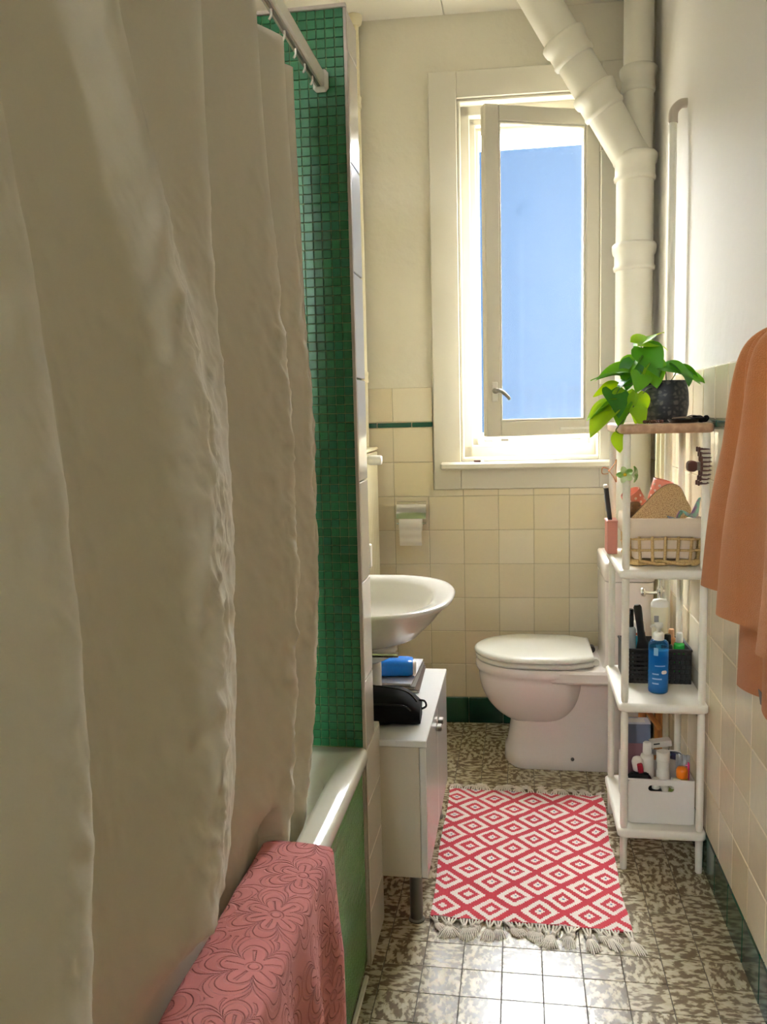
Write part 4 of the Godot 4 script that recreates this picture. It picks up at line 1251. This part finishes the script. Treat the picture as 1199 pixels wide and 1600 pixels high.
	for k in 2:
		var pk := thing("hair_roller", ["salmon pink perforated hair roller standing at the back of the basket", "salmon pink perforated hair roller lying lower left in the basket"][k], "hair roller", Vector3([0.41, 0.356][k], y + [0.165, 0.14][k], [-2.63, -2.61][k]), 0.0, "salmon hair rollers")
		pk.rotation = Vector3(0.1, 0.2, [-0.25, 0.5][k])
		put("tube", lathem([[0.026, 0.0], [0.030, 0.002], [0.030, 0.064], [0.0285, 0.066], [0.027, 0.064], [0.027, 0.004]], 24), sm(c8(232, 140, 116), 0.45), pk)
		for i in 10:
			for j in 3:
				var a := TAU * (i + 0.5 * (j % 2)) / 10.0
				put("hole", lathem([[0.0042, 0.0], [0.0036, 0.0008], [0.0, 0.0009]], 8), sm(c8(250, 226, 212), 0.6), pk, Vector3(sin(a) * 0.0298, 0.015 + j * 0.017, cos(a) * 0.0298), Vector3(PI / 2, a, 0))
	var hb := thing("round_brush", "small brown bristle hairbrush sticking up behind the tan pouch", "hairbrush", Vector3(0.338, y + 0.112, -2.58))
	put("head", lathem([[0.010, 0.0], [0.016, 0.006], [0.017, 0.05], [0.012, 0.058], [0.0, 0.06]], 16), sm(c8(124, 92, 60), 0.7), hb)
	st = begin()
	for i in 12:
		for j in 5:
			var a := TAU * i / 12.0
			tube(st, [Vector3(cos(a) * 0.016, 0.01 + j * 0.009, sin(a) * 0.016), Vector3(cos(a) * 0.022, 0.011 + j * 0.009, sin(a) * 0.022)], 0.0009, 5)
	tag(put("bristles", fin(st), sm(c8(70, 52, 38), 0.7), hb), "", "", "", "stuff")
	var cb := thing("comb_case", "black flat case leaning out of the basket beside the rear post", "case", Vector3(0.287, y + 0.035, -2.70), 0.0)
	cb.rotation.z = 0.12
	put("case", boxm(Vector3(0.013, 0.17, 0.03), 0.003), M.black_gloss, cb, Vector3(0, 0.085, 0))
	put("cap", boxm(Vector3(0.014, 0.012, 0.031), 0.003), M.white_plastic, cb, Vector3(0, 0.172, 0))
	put("print", boxm(Vector3(0.002, 0.05, 0.02), 0.0005), sm(c8(120, 120, 120), 0.4), cb, Vector3(-0.0066, 0.12, 0))
	var cr := thing("pink_crate", "small dusty pink plastic crate behind the wicker basket", "crate", Vector3(0.284, y, -2.70))
	var pinkp := sm(c8(206, 134, 116), 0.45)
	for s in [-1, 1]:
		put("side", boxm(Vector3(0.002, 0.10, 0.07), 0.0008), pinkp, cr, Vector3(0.014 * s, 0.05, 0))
		put("end", boxm(Vector3(0.028, 0.10, 0.002), 0.0008), pinkp, cr, Vector3(0, 0.05, 0.036 * s))
	put("floor_panel", boxm(Vector3(0.028, 0.002, 0.07), 0.0005), pinkp, cr, Vector3(0, 0.001, 0))
	for k in 3:
		put("slat", boxm(Vector3(0.003, 0.09, 0.006), 0.001), sm(c8(226, 160, 140), 0.45), cr, Vector3(-0.0155, 0.05, -0.024 + 0.024 * k))
	put("rim", boxm(Vector3(0.036, 0.006, 0.078), 0.002), pinkp, cr, Vector3(0, 0.1, 0))

func bottle(called: String, label: String, at: Vector3, body: Material, cap: Material, r: float, h: float, cap_h: float, group := "") -> Node3D:
	var b := thing(called, label, "bottle", at, 0.0, group)
	put("body", lathem([[r * 0.86, 0.0], [r, 0.004], [r, h - r * 0.55], [r * 0.9, h - r * 0.2], [r * 0.5, h], [r * 0.45, h + 0.003]], 22), body, b)
	put("cap", lathem([[r * 0.62, h], [r * 0.66, h + 0.002], [r * 0.62, h + cap_h - 0.003], [r * 0.5, h + cap_h]], 18), cap, b)
	return b

func shelf_third() -> void:
	var y := 0.497
	# black plastic basket
	var b := thing("black_basket", "black woven plastic basket holding bottles on the third shelf", "basket", Vector3(0.409, y, -2.658))
	var hx := 0.096
	var hz := 0.078
	var h := 0.105
	for s in [-1, 1]:
		put("side", boxm(Vector3(0.003, h, hz * 2), 0.001), M.black, b, Vector3(hx * s, h / 2, 0))
	put("back", boxm(Vector3(hx * 2, h, 0.003), 0.001), M.black, b, Vector3(0, h / 2, -hz))
	put("base", boxm(Vector3(hx * 2, 0.003, hz * 2), 0.001), M.black, b, Vector3(0, 0.0015, 0))
	# front: open slots on the left half, raised weave on the right half
	var st := begin(false)
	for r in 8:
		cbox(st, Vector3(0, 0.006 + r * 0.0135, hz), Vector3(hx * 2, 0.009 if r < 7 else 0.012, 0.003), 0.001)
	for c in 15:
		cbox(st, Vector3(-hx + 0.004 + c * 0.0133, h / 2, hz - 0.0005), Vector3(0.0075, h, 0.003), 0.001)
	put("front", fin(st), M.black, b)
	st = begin(false)
	for r in 6:
		for c in 6:
			cbox(st, Vector3(0.012 + c * 0.0145 + 0.003 * (r % 2), 0.010 + r * 0.0145, hz + 0.002), Vector3(0.0125, 0.0115, 0.003), 0.0015)
	tag(put("weave", fin(st), sm(c8(24, 30, 34), 0.45), b), "", "", "", "stuff")
	put("rim", boxm(Vector3(hx * 2 + 0.008, 0.007, 0.008), 0.002), M.black, b, Vector3(0, h - 0.002, hz))
	for s in [-1, 1]: put("rim", boxm(Vector3(0.008, 0.007, hz * 2), 0.002), M.black, b, Vector3(hx * s, h - 0.002, 0))
	# blue pump bottle in front
	var p := thing("pump_bottle", "translucent blue pump bottle with white pump standing before the black basket", "bottle", Vector3(0.399, y, -2.505))
	var blue := sm(Color(0.25, 0.70, 0.95, 0.12), 0.08, {"refraction_enabled": true, "refraction_scale": 0.033, "transparency": BaseMaterial3D.TRANSPARENCY_ALPHA})
	put("body", lathem([[0.024, 0.0], [0.0275, 0.003], [0.0285, 0.01], [0.0285, 0.142], [0.027, 0.149], [0.022, 0.154], [0.014, 0.156]], 28), blue, p)
	put("liquid", lathem([[0.022, 0.003], [0.0265, 0.008], [0.0265, 0.125], [0.0, 0.126]], 28), sm(c8(14, 142, 206), 0.2), p)
	put("collar", lathem([[0.014, 0.155], [0.0155, 0.157], [0.0155, 0.174], [0.012, 0.178]], 20), M.white_plastic, p)
	put("pump", lathem([[0.006, 0.177], [0.006, 0.19], [0.011, 0.192], [0.0125, 0.2], [0.011, 0.205], [0.0, 0.206]], 18), M.white_plastic, p)
	put("nozzle", tubem([Vector3(0, 0.198, 0), Vector3(-0.018, 0.199, 0.006), Vector3(-0.024, 0.195, 0.008)], 0.004, 8), M.white_plastic, p)
	var lab := sm(c8(150, 200, 232), 0.4)
	var curved := func(a0: float, a1: float, y0: float, y1: float) -> ArrayMesh:
		return sheet(func(s: float, t: float) -> Vector3:
			var a := lerpf(a0, a1, s)
			return Vector3(sin(a) * 0.0289, lerpf(y1, y0, t), cos(a) * 0.0289), 8, 1, 0.0003)
	put("label", curved.call(-0.62, -0.18, 0.115, 0.138), lab, p)
	for k in 3: put("print", curved.call(-0.75, -0.1 + 0.3 * (k % 2), 0.03 + 0.014 * k, 0.034 + 0.014 * k), lab, p)
	put("print", curved.call(-0.5, 0.55, 0.083, 0.086), lab, p)
	put("seal", slabm(rrect(0.017, 0.0105, 0.0052, 5), 0.0, 0.0006), sm(c8(232, 228, 214), 0.4), p, Vector3(0.012, 0.066, 0.0262), Vector3(0, 0.43, 0))
	# in the basket
	var yb := y + 0.0035
	bottle("spray_bottle", "clear bottle with tall black cap at the left of the black basket", Vector3(0.336, yb, -2.645), sm(c8(196, 206, 206), 0.15), M.black_gloss, 0.0175, 0.155, 0.055)
	var tb := bottle("lotion_bottle", "white and teal lotion bottle in the black basket behind the hairbrush", Vector3(0.368, yb, -2.685), M.white_plastic, M.white_plastic, 0.019, 0.165, 0.025)
	put("label", lathem([[0.0192, 0.07], [0.0193, 0.071], [0.0193, 0.118], [0.0192, 0.119]], 22), sm(c8(40, 150, 176), 0.4), tb)
	put("label_stripe", lathem([[0.0193, 0.121], [0.0194, 0.122], [0.0194, 0.128], [0.0193, 0.129]], 22), sm(c8(196, 96, 60), 0.4), tb)
	var br := thing("hairbrush", "black paddle hairbrush standing handle up in the black basket", "hairbrush", Vector3(0.386, yb, -2.625))
	br.rotation.z = 0.14
	st = begin()
	var rr := []
	for q in [[0.0, 0.022, 0.008], [0.04, 0.028, 0.010], [0.085, 0.024, 0.010], [0.12, 0.013, 0.008], [0.15, 0.0105, 0.008], [0.19, 0.0115, 0.009], [0.222, 0.0125, 0.009], [0.23, 0.009, 0.006]]:
		var ring := PackedVector3Array()
		for i in 16: ring.append(Vector3(cos(TAU * i / 16) * q[1], q[0], -sin(TAU * i / 16) * q[2]))
		rr.append(ring)
	loft(st, rr)
	put("body", fin(st), M.black, br)
	var wbt := thing("shampoo_tube", "tall cream tube with rounded white top at the back of the black basket", "tube", Vector3(0.432, yb, -2.70))
	st = begin()
	rr = []
	for q in [[0.0, 0.02, 0.016], [0.15, 0.024, 0.016], [0.195, 0.0265, 0.014], [0.205, 0.0265, 0.014]]:
		var ring := PackedVector3Array()
		for i in 20: ring.append(Vector3(cos(TAU * i / 20) * q[1], q[0], -sin(TAU * i / 20) * q[2]))
		rr.append(ring)
	loft(st, rr)
	put("body", fin(st), sm(c8(236, 228, 196), 0.4), wbt)
	st = begin()
	rr = []
	for q in [[0.205, 0.027, 0.0145], [0.218, 0.027, 0.0145], [0.228, 0.02, 0.011], [0.231, 0.006, 0.004]]:
		var ring := PackedVector3Array()
		for i in 20: ring.append(Vector3(cos(TAU * i / 20) * q[1], q[0], -sin(TAU * i / 20) * q[2]))
		rr.append(ring)
	loft(st, rr)
	put("cap", fin(st), M.white_plastic, wbt)
	put("label", boxm(Vector3(0.014, 0.02, 0.001), 0.0003), sm(c8(150, 146, 140), 0.5), wbt, Vector3(-0.012, 0.17, 0.0165))
	bottle("deodorant", "short black container in the black basket right of the blue bottle", Vector3(0.446, yb, -2.635), M.black, M.black_gloss, 0.016, 0.105, 0.03)
	bottle("peach_jar", "peach coloured bottle top in the back right of the black basket", Vector3(0.468, yb, -2.70), sm(c8(226, 158, 110), 0.4), sm(c8(232, 176, 136), 0.4), 0.014, 0.11, 0.025)
	bottle("green_bottle", "green bottle with white cap at the right of the black basket", Vector3(0.482, yb, -2.645), sm(c8(40, 170, 60), 0.2), M.white_plastic, 0.0165, 0.108, 0.03)

func shelf_bottom() -> void:
	var y := 0.125
	var b := thing("storage_box", "white plastic storage box with an oval handle hole on the bottom shelf", "storage box", Vector3(0.400, y, -2.545))
	var wm := sm(c8(228, 224, 216), 0.4)
	# front and back with a real slot, made as flat shells
	for s in [-1, 1]:
		var o := CSGCombiner3D.new()
		o.name = "front" if s > 0 else "back"
		b.add_child(o)
		o.position = Vector3(0, 0, 0.113 * s)
		var pl := CSGPolygon3D.new()
		pl.name = "panel"
		var pg := rrect(0.184, 0.132, 0.012, 4, Vector2(0, 0.068))
		pl.polygon = pg
		pl.depth = 0.003
		pl.material = wm
		o.add_child(pl)
		var cut := CSGPolygon3D.new()
		cut.name = "slot"
		cut.polygon = rrect(0.072, 0.018, 0.0088, 6, Vector2(0.0, 0.108))
		cut.depth = 0.02
		cut.position.z = 0.01
		cut.operation = CSGShape3D.OPERATION_SUBTRACTION
		cut.material = wm
		o.add_child(cut)
	for s in [-1, 1]:
		put("side", boxm(Vector3(0.003, 0.132, 0.224), 0.001), wm, b, Vector3(0.0915 * s, 0.068, -0.0015))
	put("base", boxm(Vector3(0.178, 0.003, 0.224), 0.001), wm, b, Vector3(0, 0.0035, -0.0015))
	put("rim", boxm(Vector3(0.186, 0.004, 0.006), 0.0015), wm, b, Vector3(0, 0.133, 0.1115))
	var yb := y + 0.006
	# contents
	var bx := thing("medicine_box", "blue-grey cardboard box with white printed lid at the back of the storage box", "box", Vector3(0.350, yb, -2.597), 0.03)
	put("carton", boxm(Vector3(0.078, 0.242, 0.055), 0.0015), sm(c8(104, 116, 140), 0.6), bx, Vector3(0, 0.121, 0))
	put("lid", boxm(Vector3(0.079, 0.002, 0.056), 0.0005), sm(c8(214, 222, 246), 0.5), bx, Vector3(0, 0.2425, 0))
	put("print", boxm(Vector3(0.05, 0.0006, 0.034), 0.0001), sm(c8(238, 238, 246), 0.5), bx, Vector3(0, 0.2438, 0))
	put("lower_panel", boxm(Vector3(0.0785, 0.18, 0.0555), 0.001), sm(c8(150, 110, 122), 0.6), bx, Vector3(0, 0.092, 0.0004))
	var w: Material = M.white_plastic
	bottle("white_jar", "tall cream tube with wide cap left of centre in the storage box", Vector3(0.374, yb, -2.53), w, w, 0.0195, 0.168, 0.034)
	var tb := thing("cream_tube", "plain cream tube standing in the middle of the storage box", "tube", Vector3(0.418, yb, -2.515))
	put("body", lathem([[0.018, 0.0], [0.0192, 0.003], [0.0192, 0.12], [0.0175, 0.123], [0.0175, 0.15], [0.0195, 0.153], [0.0195, 0.178], [0.018, 0.181]], 24), w, tb)
	put("cap_ring", lathem([[0.0199, 0.15], [0.0202, 0.151], [0.0202, 0.155], [0.0199, 0.156]], 24), M.white_plastic, tb)
	bottle("small_bottle", "small dark bottle with white screw cap at the front of the storage box", Vector3(0.390, yb, -2.468), sm(c8(20, 18, 20), 0.3), w, 0.0185, 0.088, 0.03)
	var dk := thing("black_pouch", "black cosmetic pouch at the front left of the storage box", "pouch", Vector3(0.345, yb, -2.478))
	put("body", boxm(Vector3(0.068, 0.125, 0.05), 0.012), M.black_cloth, dk, Vector3(0, 0.0625, 0))
	put("zip", tubem([Vector3(-0.026, 0.126, 0), Vector3(0.026, 0.126, 0)], 0.002, 6), M.black_gloss, dk)
	var rd := thing("red_cap_tube", "white tube with dark red cap above the black pouch", "tube", Vector3(0.345, yb + 0.13, -2.49))
	rd.rotation.z = 0.15
	put("body", lathem([[0.012, 0.0], [0.016, 0.004], [0.017, 0.03], [0.012, 0.04], [0.0, 0.041]], 16), w, rd)
	put("cap", boxm(Vector3(0.016, 0.03, 0.012), 0.003), sm(c8(160, 24, 44), 0.35), rd, Vector3(0.004, 0.014, 0.018))
	var og := thing("orange_bottle", "orange bottle with rounded orange cap at the right of the storage box", "bottle", Vector3(0.465, yb, -2.475))
	var om := sm(c8(236, 124, 24), 0.35)
	put("body", lathem([[0.017, 0.0], [0.019, 0.004], [0.019, 0.104], [0.0185, 0.11], [0.0165, 0.114], [0.0165, 0.117]], 22), om, og)
	put("band", lathem([[0.0168, 0.114], [0.0172, 0.115], [0.0172, 0.12], [0.0168, 0.121]], 22), sm(c8(150, 120, 40), 0.4), og)
	put("cap", lathem([[0.016, 0.121], [0.0165, 0.123], [0.0165, 0.142], [0.014, 0.15], [0.0, 0.152]], 22), om, og)
	var tg := thing("card_box", "small white and green carton with a black diamond mark in the storage box", "box", Vector3(0.435, yb + 0.062, -2.458), 0.3)
	tg.rotation.z = -0.2
	put("carton", boxm(Vector3(0.026, 0.062, 0.014), 0.001), sm(c8(226, 226, 206), 0.5), tg, Vector3(0, 0.03, 0))
	put("green_edge", boxm(Vector3(0.0265, 0.02, 0.0145), 0.001), sm(c8(140, 160, 70), 0.5), tg, Vector3(0, 0.022, 0))
	put("mark", boxm(Vector3(0.013, 0.013, 0.0006), 0.0001), M.black, tg, Vector3(0, 0.048, 0.0072), Vector3(0, 0, 0.8))
	var st := begin()
	var rr := []
	for q in [[0.0, 0.013], [0.01, 0.0165], [0.03, 0.0165], [0.04, 0.013]]:
		var ring := PackedVector3Array()
		for i in 16: ring.append(Vector3(cos(TAU * i / 16) * q[1] * 1.4, q[0] * 0.5, -sin(TAU * i / 16) * q[1] * 0.7))
		rr.append(ring)
	loft(st, rr)
	var bh := thing("brush_head", "teal and navy oval brush lying on the tubes at the back right of the box", "brush", Vector3(0.455, yb + 0.145, -2.55), 0.4)
	bh.rotation.z = -0.25
	put("head", fin(st), sm(c8(30, 40, 84), 0.4), bh)
	put("handle", boxm(Vector3(0.05, 0.008, 0.014), 0.003), sm(c8(70, 150, 176), 0.35), bh, Vector3(-0.036, 0.012, 0))
	var sa := thing("sachet", "crinkled silver and clear sachet behind the orange bottle", "sachet", Vector3(0.477, yb + 0.14, -2.53), -0.2)
	put("foil", sheet(func(s: float, t: float) -> Vector3: return Vector3((s - 0.5) * 0.04, (0.5 - t) * 0.055, 0.004 * sin(s * 8.0) * sin(t * 7.0) + 0.003 * sin(s * 21.0)), 14, 14, 0.0008), sm(c8(206, 214, 216), 0.2, {"metallic": 0.6}), sa)
	var pc := thing("pink_comb", "bright pink comb standing at the right end of the storage box", "comb", Vector3(0.487, yb + 0.085, -2.50))
	put("spine", boxm(Vector3(0.004, 0.07, 0.012), 0.001), sm(c8(236, 40, 130), 0.35), pc, Vector3(0, 0.035, 0))
	for k in 6:
		put("tooth", boxm(Vector3(0.008, 0.003, 0.004), 0.001), sm(c8(246, 150, 200), 0.35), pc, Vector3(-0.005, 0.012 + 0.01 * k, 0))
	var tl := thing("sample_box", "pale box lying on the two tubes in the storage box", "box", Vector3(0.414, yb + 0.196, -2.545), 0.1)
	tl.rotation.z = 0.12
	put("carton", boxm(Vector3(0.06, 0.018, 0.03), 0.001), sm(c8(206, 200, 190), 0.5), tl, Vector3.ZERO)
	put("print", boxm(Vector3(0.018, 0.004, 0.001), 0.0002), M.black, tl, Vector3(-0.014, 0.003, 0.0152))
	# wooden rack standing on the floor behind the unit
	var wr := thing("wooden_rack", "narrow orange-brown wooden rack behind the lower shelves", "rack", Vector3(0.458, 0, -2.86))
	var om2 := sm(Color.WHITE, 0.5, {"albedo_texture": noise_tex(0.01, [[0.2, c8(150, 90, 40)], [0.8, c8(196, 130, 66)]], 256, 71), "uv1_triplanar": true, "uv1_scale": Vector3(14, 2, 14)})
	for x in [-0.052, 0.0]:
		put("upright", boxm(Vector3(0.026, 0.47, 0.016), 0.003), om2, wr, Vector3(x, 0.235, 0))
	put("brace", boxm(Vector3(0.018, 0.11, 0.012), 0.003), om2, wr, Vector3(-0.026, 0.3, 0.012), Vector3(0, 0, 0.6))
	put("crossbar", boxm(Vector3(0.08, 0.02, 0.012), 0.003), om2, wr, Vector3(-0.026, 0.1, 0.0))

func brown_towels() -> void:
	var terry := noise_tex(0.25, [], 512, 81)
	var cols := [c8(186, 116, 64), c8(178, 108, 60)]
	var mats := []
	for c in cols:
		mats.append(sm(c, 0.95, {"rim_enabled": true, "rim": 0.9, "rim_tint": 0.5, "heightmap_enabled": true, "heightmap_texture": terry, "heightmap_scale": 0.35, "uv1_triplanar": true, "uv1_world_triplanar": true, "uv1_scale": Vector3(4, 4, 4)}))
	var hk := thing("wall_hooks", "metal hook strip on the right wall carrying the brown towels", "hooks", Vector3(0.5, 1.46, -1.62))
	put("plate", boxm(Vector3(0.008, 0.035, 0.5), 0.002), M.chrome, hk, Vector3(0.0245, 0.0, 0.0))
	for z in [-0.12, 0.06]:
		put("hook", tubem(curve([Vector3(0.022, -0.005, z), Vector3(0.0, -0.018, z), Vector3(-0.02, -0.014, z), Vector3(-0.026, 0.004, z)]), 0.005, 10), M.chrome, hk)
	for k in 2:
		var t := thing("hand_towel" if k == 0 else "long_towel", ["shorter orange-brown terry towel gathered on the hook, hanging in front", "longer orange-brown terry towel hanging behind the shorter one"][k], "towel", Vector3.ZERO)
		# four hanging panels per towel pair: [far z top, far z bottom, near z top, near z bottom, x top, x bottom, bottom y far, bottom y near, folds]
		var panels: Array = [
			[[-1.815, -2.045, -1.70, -1.70, 0.455, 0.432, 0.905, 0.955, 1.3], [-1.725, -1.80, -1.40, -1.22, 0.440, 0.408, 0.905, 0.93, 1.9]],
			[[-1.80, -1.90, -1.66, -1.58, 0.490, 0.478, 0.72, 0.775, 1.1], [-1.70, -1.69, -1.40, -1.20, 0.484, 0.470, 0.77, 0.64, 1.7]]][k]
		for p in panels:
			var fn := func(s: float, v: float) -> Vector3:
				var top := 1.462 + 0.018 * sin(PI * s) - 0.02 * (1.0 - s)
				var yb := lerpf(p[6], p[7], s) + 0.006 * sin(s * 9.0)
				var q := pow(v, 0.7)
				var y := lerpf(top, yb, v)
				var z := lerpf(lerpf(p[0], p[1], q), lerpf(p[2], p[3], q), s)
				var x := lerpf(p[4], p[5], q)
				var am := lerpf(0.010, 0.024, v)
				x += 0.011 * cos(s * TAU * p[8] * 2.6 + 1.0) * (1.0 - smoothstep(0.0, 0.75, v))
				x += am * cos(s * TAU * p[8] + 0.6 + v * 0.8) + 0.004 * sin(v * 6.0 + s * 5.0)
				x += 0.045 * exp(-v * 26.0) + 0.03 * exp(-s * 16.0) * smoothstep(0.0, 0.12, v)
				return Vector3(minf(x, 0.512), y, z)
			put("panel", sheet(fn, 64, 90, 0.007), mats[k], t)
			var band := func(s: float, v: float) -> Vector3:
				var w := 0.845 + 0.05 * v
				var a: Vector3 = fn.call(s, w)
				var du: Vector3 = fn.call(minf(s + 0.01, 1.0), w) - fn.call(maxf(s - 0.01, 0.0), w)
				var dv: Vector3 = fn.call(s, w + 0.01) - fn.call(s, w - 0.01)
				return a + du.cross(dv).normalized() * 0.0008
			put("woven_band", sheet(band, 40, 4, 0.0006), M.towel_band, t)
		if k == 1:
			put("care_tag", boxm(Vector3(0.0015, 0.03, 0.022), 0.0003), sm(c8(96, 84, 76), 0.7), t, Vector3(0.455, 0.765, -1.665), Vector3(0, 0, 0.15))

func front_wall() -> void:
	# the wall behind the viewer has a high window over the tap end of the bath
	var fw := structure("wall_front", "wall behind the viewer with a high window over the bath")
	var x0 := -1.03
	var x1 := -0.46
	var y0 := 1.72
	var y1 := 2.42
	for b in [[-1.4, x0, 0.0, 2.95], [x1, 0.73, 0.0, 2.95], [x0, x1, 0.0, y0], [x0, x1, y1, 2.95]]:
		put("plaster", boxm(Vector3(b[1] - b[0], b[3] - b[2], 0.14), 0.0), M.plaster, fw, Vector3((b[0] + b[1]) / 2, (b[2] + b[3]) / 2, 1.17))
	# olive painted door in the right wall beside the viewer
	var d := structure("door_1", "olive painted panel door in the right wall beside the viewer", Vector3(0.512, 0, -0.55))
	var olive := sm(c8(104, 98, 56), 0.5)
	put("leaf", boxm(Vector3(0.04, 2.05, 0.9), 0.004), olive, d, Vector3(0, 1.027, 0))
	for q in [[0.55, 0.75], [1.5, 0.85]]:
		put("panel", boxm(Vector3(0.012, q[1], 0.62), 0.008), olive, d, Vector3(-0.024, q[0], 0))
	for q in [-1, 1]: put("frame_post", boxm(Vector3(0.05, 2.13, 0.09), 0.006), olive, d, Vector3(-0.005, 1.065, 0.495 * q))
	put("frame_head", boxm(Vector3(0.05, 0.09, 1.08), 0.006), olive, d, Vector3(-0.005, 2.175, 0))
	put("handle", tubem(curve([Vector3(-0.02, 1.05, 0.38), Vector3(-0.06, 1.05, 0.38), Vector3(-0.065, 1.05, 0.36), Vector3(-0.065, 1.05, 0.27)]), 0.009, 10), M.steel, d)
	var w := structure("window_2", "high window behind the viewer", Vector3((x0 + x1) / 2, (y0 + y1) / 2, 1.2))
	for q in [-1, 1]:
		put("jamb", boxm(Vector3(0.035, y1 - y0, 0.05), 0.004), M.trimwood, w, Vector3(q * ((x1 - x0) / 2 - 0.0175), 0, 0))
		put("rail", boxm(Vector3(x1 - x0 - 0.07, 0.035, 0.05), 0.004), M.trimwood, w, Vector3(0, q * ((y1 - y0) / 2 - 0.0175), 0))
	put("pane", boxm(Vector3(x1 - x0 - 0.07, y1 - y0 - 0.07, 0.004), 0.0), sm(Color(1, 1, 1, 0.03), 0.02, {"transparency": BaseMaterial3D.TRANSPARENCY_ALPHA}), w)

func outdoors() -> void:
	# the house across the yard that shows as a blue blur through the frosted pane
	var h := thing("house", "shaded blue-grey house across the yard behind the frosted glass", "house", Vector3(0, 0, -13.0))
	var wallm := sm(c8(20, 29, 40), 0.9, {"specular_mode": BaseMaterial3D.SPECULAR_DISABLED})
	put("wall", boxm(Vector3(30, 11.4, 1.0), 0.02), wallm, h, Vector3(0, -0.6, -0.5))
	for i in 6:
		for j in 2:
			var w := Node3D.new()
			w.name = "window"
			h.add_child(w, true)
			w.position = Vector3(-7.5 + 3.0 * i, 1.9 - 3.2 * j, 0.0)
			put("frame", boxm(Vector3(1.1, 1.5, 0.1), 0.02), wallm, w)
			for k in 2:
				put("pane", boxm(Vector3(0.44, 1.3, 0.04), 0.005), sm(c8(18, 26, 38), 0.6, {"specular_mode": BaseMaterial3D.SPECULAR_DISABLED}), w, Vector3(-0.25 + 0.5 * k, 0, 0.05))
	var g := structure("ground", "paved yard below the window")
	put("paving", boxm(Vector3(40, 0.2, 12), 0.01), sm(c8(150, 148, 142), 0.9), g, Vector3(0, -6.2, -10.0))
